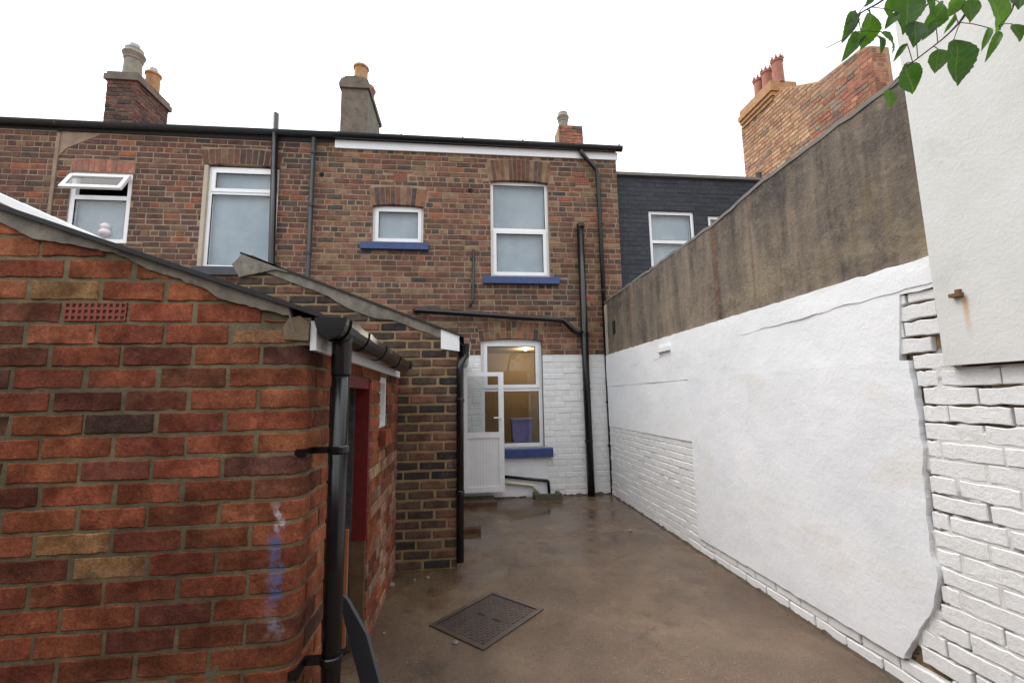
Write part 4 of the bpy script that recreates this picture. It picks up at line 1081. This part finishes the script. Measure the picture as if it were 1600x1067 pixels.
# ------------------------------------------------------------------ second, darker outhouse
Y2 = 4.02; X2 = -.066
o2 = thing('brick_outhouse', (-1, 5.2, 0), 'sooty dark brick outhouse with white verge end, between near outhouse and house', 'outhouse')
A_, B_ = onY(385, 400, Y2), onY(716, 524, Y2); sl2 = (B_.z - A_.z) / (B_.x - A_.x)
t2 = lambda x: B_.z + (x - B_.x) * sl2
X2L = onY(372, 420, Y2).x
vv, ff, dd = rough_sheet(X2L, X2 - .004, 0, 2.85, .03, frY(Y2), .004, -.006, 31, top=lambda u: t2(u) - .02); w2 = mesh('wall', vv, ff, M['mortar_dark'], o2, (-1, Y2, 0))
rects = lay(X2L, X2, 0, 2.85, 0.0828, .214, .105, .021, 'stretcher', top=lambda u: t2(u) - .075, seed=80, jit=.008)
brickwork(w2, rects, frY(Y2), M['brick_dark'], P_DARK, 81, 300, lambda x, y: (x > 617 or y < 500 - (497 - x) * .34), k=3, bev=.006, proud=.004, jit=.003, top=lambda u: t2(u) - .075)
vv, ff = sheet(Y2, YF, 0, t2(X2) - .02, [(5.45, 6.2, 0.08, 1.93)], frXp(X2 - .004)); s2 = mesh('side_wall', vv, ff, M['mortar_dark'], o2)
brickwork(s2, lay(Y2 + .006, YF, 0, t2(X2) - .03, .0828, .218, .105, .014, 'stretcher', [(5.45, 6.2, 0, 1.93)], seed=83), frXp(X2), M['brick_dark'], P_DARK, 84, 120, None, bev=.005, proud=.001)
MB().box((X2L, Y2 + .3, 0), (X2L + .2, YF, t2(X2L) - .1)).make('rear_wall', M['mortar_dark'], o2)
w_d = wob(12, .010, 8)
strip(X2L + .02, onY(690, 520, Y2).x, lambda u: t2(u) - .085 - .05 * max(0, math.sin(u * 5)) + w_d(u), lambda u: t2(u) - .004, -.03, .012, 50, frY(Y2), M['cement'], 'verge_fillet', o2, .006, 41)
cp = [onY(*p, Y2) for p in ((689, 545), (718, 549), (718, 525), (689, 514))]
MB().prism([(p.x, p.z) for p in cp], 0, .016, frY(Y2)).make('verge_end_cap', M['upvc'], o2)
def frR2(u, v, n): return (u, Y2 - n, t2(u) + v)
MB().box((X2L + .02, -.004, -2.57), (X2 + .06, .014, .03), frR2).make('roof', M['felt'], o2)
pk = [onY(*p, Y2 - .03) for p in ((362, 413), (374, 433), (385, 430), (430, 421), (452, 426), (430, 414), (395, 399), (378, 398))]
MB().prism([(p.x, p.z) for p in (pk[0], pk[1], pk[2], pk[3], pk[4], pk[5], pk[6], pk[7])], -.25, .03, frY(Y2)).make('ridge_hood', M['cement'], o2)
# gutter, hopper bend and downpipe at its corner
GX2 = X2 + .05; z2 = t2(X2) - .03
MB().gutter((GX2 + .02, Y2 - .02, z2), (GX2 + .02, 6.5, z2 - .03), .11, .075).make('gutter', M['blackpipe'], o2)
pipe('downpipe', [(GX2 + .02, Y2 + .06, z2 - .06), (GX2 + .02, Y2 + .06, z2 - .15), (X2 + .025, Y2 - .03, z2 - .25), (X2 + .025, Y2 - .03, .06)], .033, M['blackpipe'], o2, .04)
MB().lathe((GX2 + .02, Y2 + .06, z2 - .17), [(.036, 0), (.04, .01), (.045, .1), (.05, .12)]).make('gutter_outlet', M['blackpipe'], o2)
for z in (1.42, .62): collar(o2, (X2 + .025, Y2 - .03, z), .035, .035, M['blackpipe'])
# back door standing open at right angles
YDr = 6.30
dl = onY(723, 581, YDr); dr_ = onY(789, 768, YDr)
x0, x1, z0, z1 = X2 + .03, dr_.x, dr_.z, onY(789, 581, YDr).z
fd = frY(YDr); m = MB(); s = .075; zm = onY(789, 679, YDr).z
m.box((x0, z0, -.05), (x0 + s, z1, 0), fd).box((x1 - s, z0, -.05), (x1, z1, 0), fd).box((x0 + s, z0, -.05), (x1 - s, z0 + s, -.001), fd).box((x0 + s, z1 - s * .8, -.05), (x1 - s, z1, -.001), fd).box((x0 + s, zm - .04, -.05), (x1 - s, zm + .04, -.001), fd)
dr = m.make('door', M['upvc'], o2)
MB().box((x0 + s, z0 + s, -.035), (x1 - s, zm - .04, -.015), fd).make('door_panel', M['upvc'], dr)
m = MB()
for i in range(9): u = x0 + s + (x1 - x0 - 2 * s) * (i + 1) / 10; m.box((u - .0015, z0 + s, -.0155), (u + .0015, zm - .04, -.0135), fd)
m.make('panel_groove', plain('groove', lin(205, 205, 208), .4), dr)
MB().box((x0 + s, zm + .04, -.03), (x1 - s, z1 - s * .8, -.022), fd).make('pane', M['glass'], dr)
hz2 = onY(780, 660, YDr).z
MB().box((x1 - .055, hz2 - .09, 0), (x1 - .025, hz2 + .12, .008), fd).box((x1 - .15, hz2 + .06, .03), (x1 - .03, hz2 + .08, .045), fd).box((x1 - .048, hz2 + .06, .008), (x1 - .03, hz2 + .08, .03), fd).make('handle', M['upvc'], dr)

# ------------------------------------------------------------------ manhole cover
c4 = [onZ(*p, 0) for p in ((768, 926), (843, 952), (758, 1016), (676, 978))]
mc = (c4[0] + c4[1] + c4[2] + c4[3]) / 4; eu = ((c4[1] - c4[0]) + (c4[2] - c4[3])) / 2; ev = ((c4[0] - c4[3]) + (c4[1] - c4[2])) / 2
LU, LV = eu.length, ev.length; eu.normalize(); ev = (ev - eu * ev.dot(eu)).normalized()
mh = thing('manhole_cover', (mc.x, mc.y, 0), 'rusty iron inspection cover set diagonally in the wet yard', 'manhole cover')
frM = lambda u, v, n: mc + eu * u + ev * v + Vector((0, 0, n))
a, b = LU / 2, LV / 2; m = MB()
for x0, x1, y0, y1 in ((-a - .012, a + .012, -b - .012, -b + .018), (-a - .012, a + .012, b - .018, b + .012), (-a - .012, -a + .018, -b + .018, b - .018), (a - .018, a + .012, -b + .018, b - .018)): m.box((x0, y0, -.02), (x1, y1, .010), frM)
m.make('rim', M['iron'], mh); pl = MB().box((-a + .024, -b + .024, -.02), (a - .024, b - .024, .004), frM).make('plate', M['iron'], mh)
m = MB(); n1, n2 = 16, 22
for i in range(n1):
    for j in range(n2):
        x = -a + .04 + (LU - .08) * i / (n1 - 1); y = -b + .04 + (LV - .08) * j / (n2 - 1); r_ = .0085; sg = 1 if (i + j) % 2 else -1
        m.prism([(x - r_, y - .003 * sg - .002), (x + r_, y + .003 * sg - .002), (x + r_, y + .003 * sg + .002), (x - r_, y - .003 * sg + .002)] if sg > 0 else [(x - .002, y - r_), (x + .002, y - r_), (x + .002, y + r_), (x - .002, y + r_)], .003, .0075, frM)
o = m.make('tread_pattern', M['iron'], pl); o['kind'] = 'stuff'
for sx in (-1, 1): MB().box((sx * a * .3 - .03, -.012, .004), (sx * a * .3 + .03, .012, .0055), frM).make('key_slot', M['hole'], pl)

# loose brick and small rubble
lb = onZ(737, 832, 0); o = MB().box((lb.x - .1, lb.y - .05, 0), (lb.x + .1, lb.y + .05, .05)).make('loose_brick', M['brick_dark']); o.color = (*lin(96, 64, 52), 1)
tag(o, 'single loose brick on wet ground beside the dark outhouse corner', 'brick')
for i, (px, py) in enumerate(((648, 906), (668, 903), (612, 915), (600, 990), (712, 1005), (985, 830))):
    p = onZ(px, py, 0); s_ = .012 + .006 * (i % 3); m = MB()
    m.lathe((p.x, p.y, 0), [(s_, 0), (s_ * 1.1, s_ * .5), (s_ * .5, s_ * .9)], 6); o = m.make('mortar_crumb', M['cement'])
    tag(o, ('pale mortar crumb at foot of dark outhouse, left of the pair', 'pale mortar crumb at foot of dark outhouse, right of the pair', 'pale crumb in the corner where the two outhouses meet',
            'pale crumb beside the rotten door frame foot', 'pale crumb just below the iron inspection cover', 'lone pale crumb on wet yard near the white wall')[i], 'crumb', 'mortar crumbs on the yard')

# ------------------------------------------------------------------ overhanging tree (trunk stands behind the photographer)
tr = thing('tree', (1.35, -1.2, 0), 'leafy branch with broad green leaves hanging in at top right', 'tree')
YL = 1.15
PL = lambda px, py, dy=0: onY(px, py, YL + dy)
hub = Vector((1.45, .55, 2.62))
MB().tube([(1.35, -1.2, 0), (1.33, -1.15, .9), (1.38, -1.05, 1.8), (1.42, -.8, 2.5)], .075, 12, r1=.04).make('trunk', M['bark'], tr)
MB().tube([(1.42, -.8, 2.5), (1.45, -.3, 2.75), hub], .04, 10, r1=.015).make('limb', M['bark'], tr)
TW = []
def tw_(pts, r):
    b_ = bend(pts, .05); TW.extend(x.lerp(y, k / 6) for x, y in zip(b_, b_[1:]) for k in range(6)); MB().tube(b_, r, 7, r1=r * .35).make('twig', M['bark'], tr)
tw_([hub, PL(1545, -60), PL(1508, 26), PL(1480, 56), PL(1418, 104)], .006)
tw_([hub, PL(1500, -50, .05), PL(1438, 20, .05), PL(1400, 32, .05)], .005)
tw_([hub, PL(1440, -50, .02), PL(1376, 4, .02), PL(1345, 20, .02), PL(1322, 38, .02)], .005)
tw_([PL(1345, 20, .02), PL(1330, 50, .02), PL(1318, 62, .02), PL(1290, 76, .02)], .003)
tw_([hub, PL(1590, -40), PL(1582, 20), PL(1560, 42)], .005)
LEAF = {}
def leaf_mesh(v):
    if v in LEAF: return LEAF[v]
    q = random.Random(v); rows = 20; V_, F_ = [], []
    for i in range(rows + 1):
        t = i / rows; wd = .37 * math.sin(math.pi * t ** .78) ** .95 if 0 < i < rows else .006
        wd *= 1 + (.035 if i % 2 else -.02) + q.uniform(-.02, .02); y = -t; curl = -.16 * t * t + .03 * math.sin(t * 7 + v)
        for k_, sx in enumerate((-1, -.5, 0, .5, 1)):
            V_.append((sx * wd + .03 * math.sin(t * 3 + v), y + q.uniform(-.012, .012) * abs(sx), curl + .26 * wd * abs(sx) + q.uniform(-.015, .015)))
    for i in range(rows):
        for j in range(4): A = i * 5 + j; F_.append((A, A + 1, A + 6, A + 5))
    s0 = .055; me = bpy.data.meshes.new('leaf'); me.from_pydata([(x * s0, y * s0, z * s0) for x, y, z in V_], [], F_); me.materials.append(M['leaf'])
    me.polygons.foreach_set('use_smooth', [True] * len(me.polygons)); LEAF[v] = me; return me
# leaf base pixel, tip pixel, width factor
LV_ = [((1360, 22), (1352, 74), 1.0), ((1388, -2), (1392, 26), 1.0), ((1420, -14), (1420, 46), .95), ((1430, 34), (1433, 68), 1.1), ((1405, 20), (1384, 42), .8), ((1417, 68), (1396, 94), .45),
       ((1474, 8), (1448, 48), .7), ((1462, 34), (1442, 62), .7), ((1514, 0), (1521, 31), 1.05), ((1547, -22), (1572, 48), 1.1), ((1582, 38), (1600, 62), 1.15), ((1563, 48), (1543, 90), .35),
       ((1490, 63), (1506, 127), 1.05), ((1466, 78), (1464, 112), 1.1), ((1412, 102), (1433, 144), 1.2), ((1388, 140), (1393, 167), 1.1), ((1336, 16), (1321, 62), .6), ((1345, 50), (1322, 86), .5),
       ((1492, 22), (1478, 52), .4), ((1500, -8), (1484, 26), .9), ((1594, -20), (1597, 9), 1.2), ((1366, -6), (1353, 10), .8), ((1378, 50), (1405, 78), 1.0), ((1370, 54), (1383, 80), .7), ((1545, 44), (1537, 76), .35), ((1446, 0), (1466, 30), .8)]
q = random.Random(5)
for i, (b0, t0, wf) in enumerate(LV_):
    dy = q.uniform(-.05, .06); b3, t3 = PL(*b0, dy), PL(*t0, dy + q.uniform(-.02, .02)); ax = (b3 - t3); ln = ax.length; ya = ax.normalized()
    fc = Vector((q.uniform(-.5, .5), -1, q.uniform(-.25, .5))); za = (fc - ya * fc.dot(ya)).normalized(); xa = ya.cross(za)
    o = bpy.data.objects.new('leaf', leaf_mesh(i % 6)); COL.objects.link(o); o.parent = tr; WL[o] = b3
    nr = min(TW, key=lambda p: (p - b3).length)
    if (nr - b3).length > .004: MB().tube([nr, nr.lerp(b3, .5) + Vector((0, 0, .004)), b3], .0013, 5).make('leaf_stalk', M['bark'], tr)
    s_ = ln / .055; o.matrix_basis = Matrix.Translation(b3 - WL[tr]) @ Matrix((xa, ya, za)).transposed().to_4x4() @ Matrix.Diagonal((s_ * wf * .9, s_, s_, 1))
    c = lin(*q.choice(((76, 110, 44), (66, 98, 40), (86, 120, 50), (58, 88, 48)))); o.color = (*c, 1)
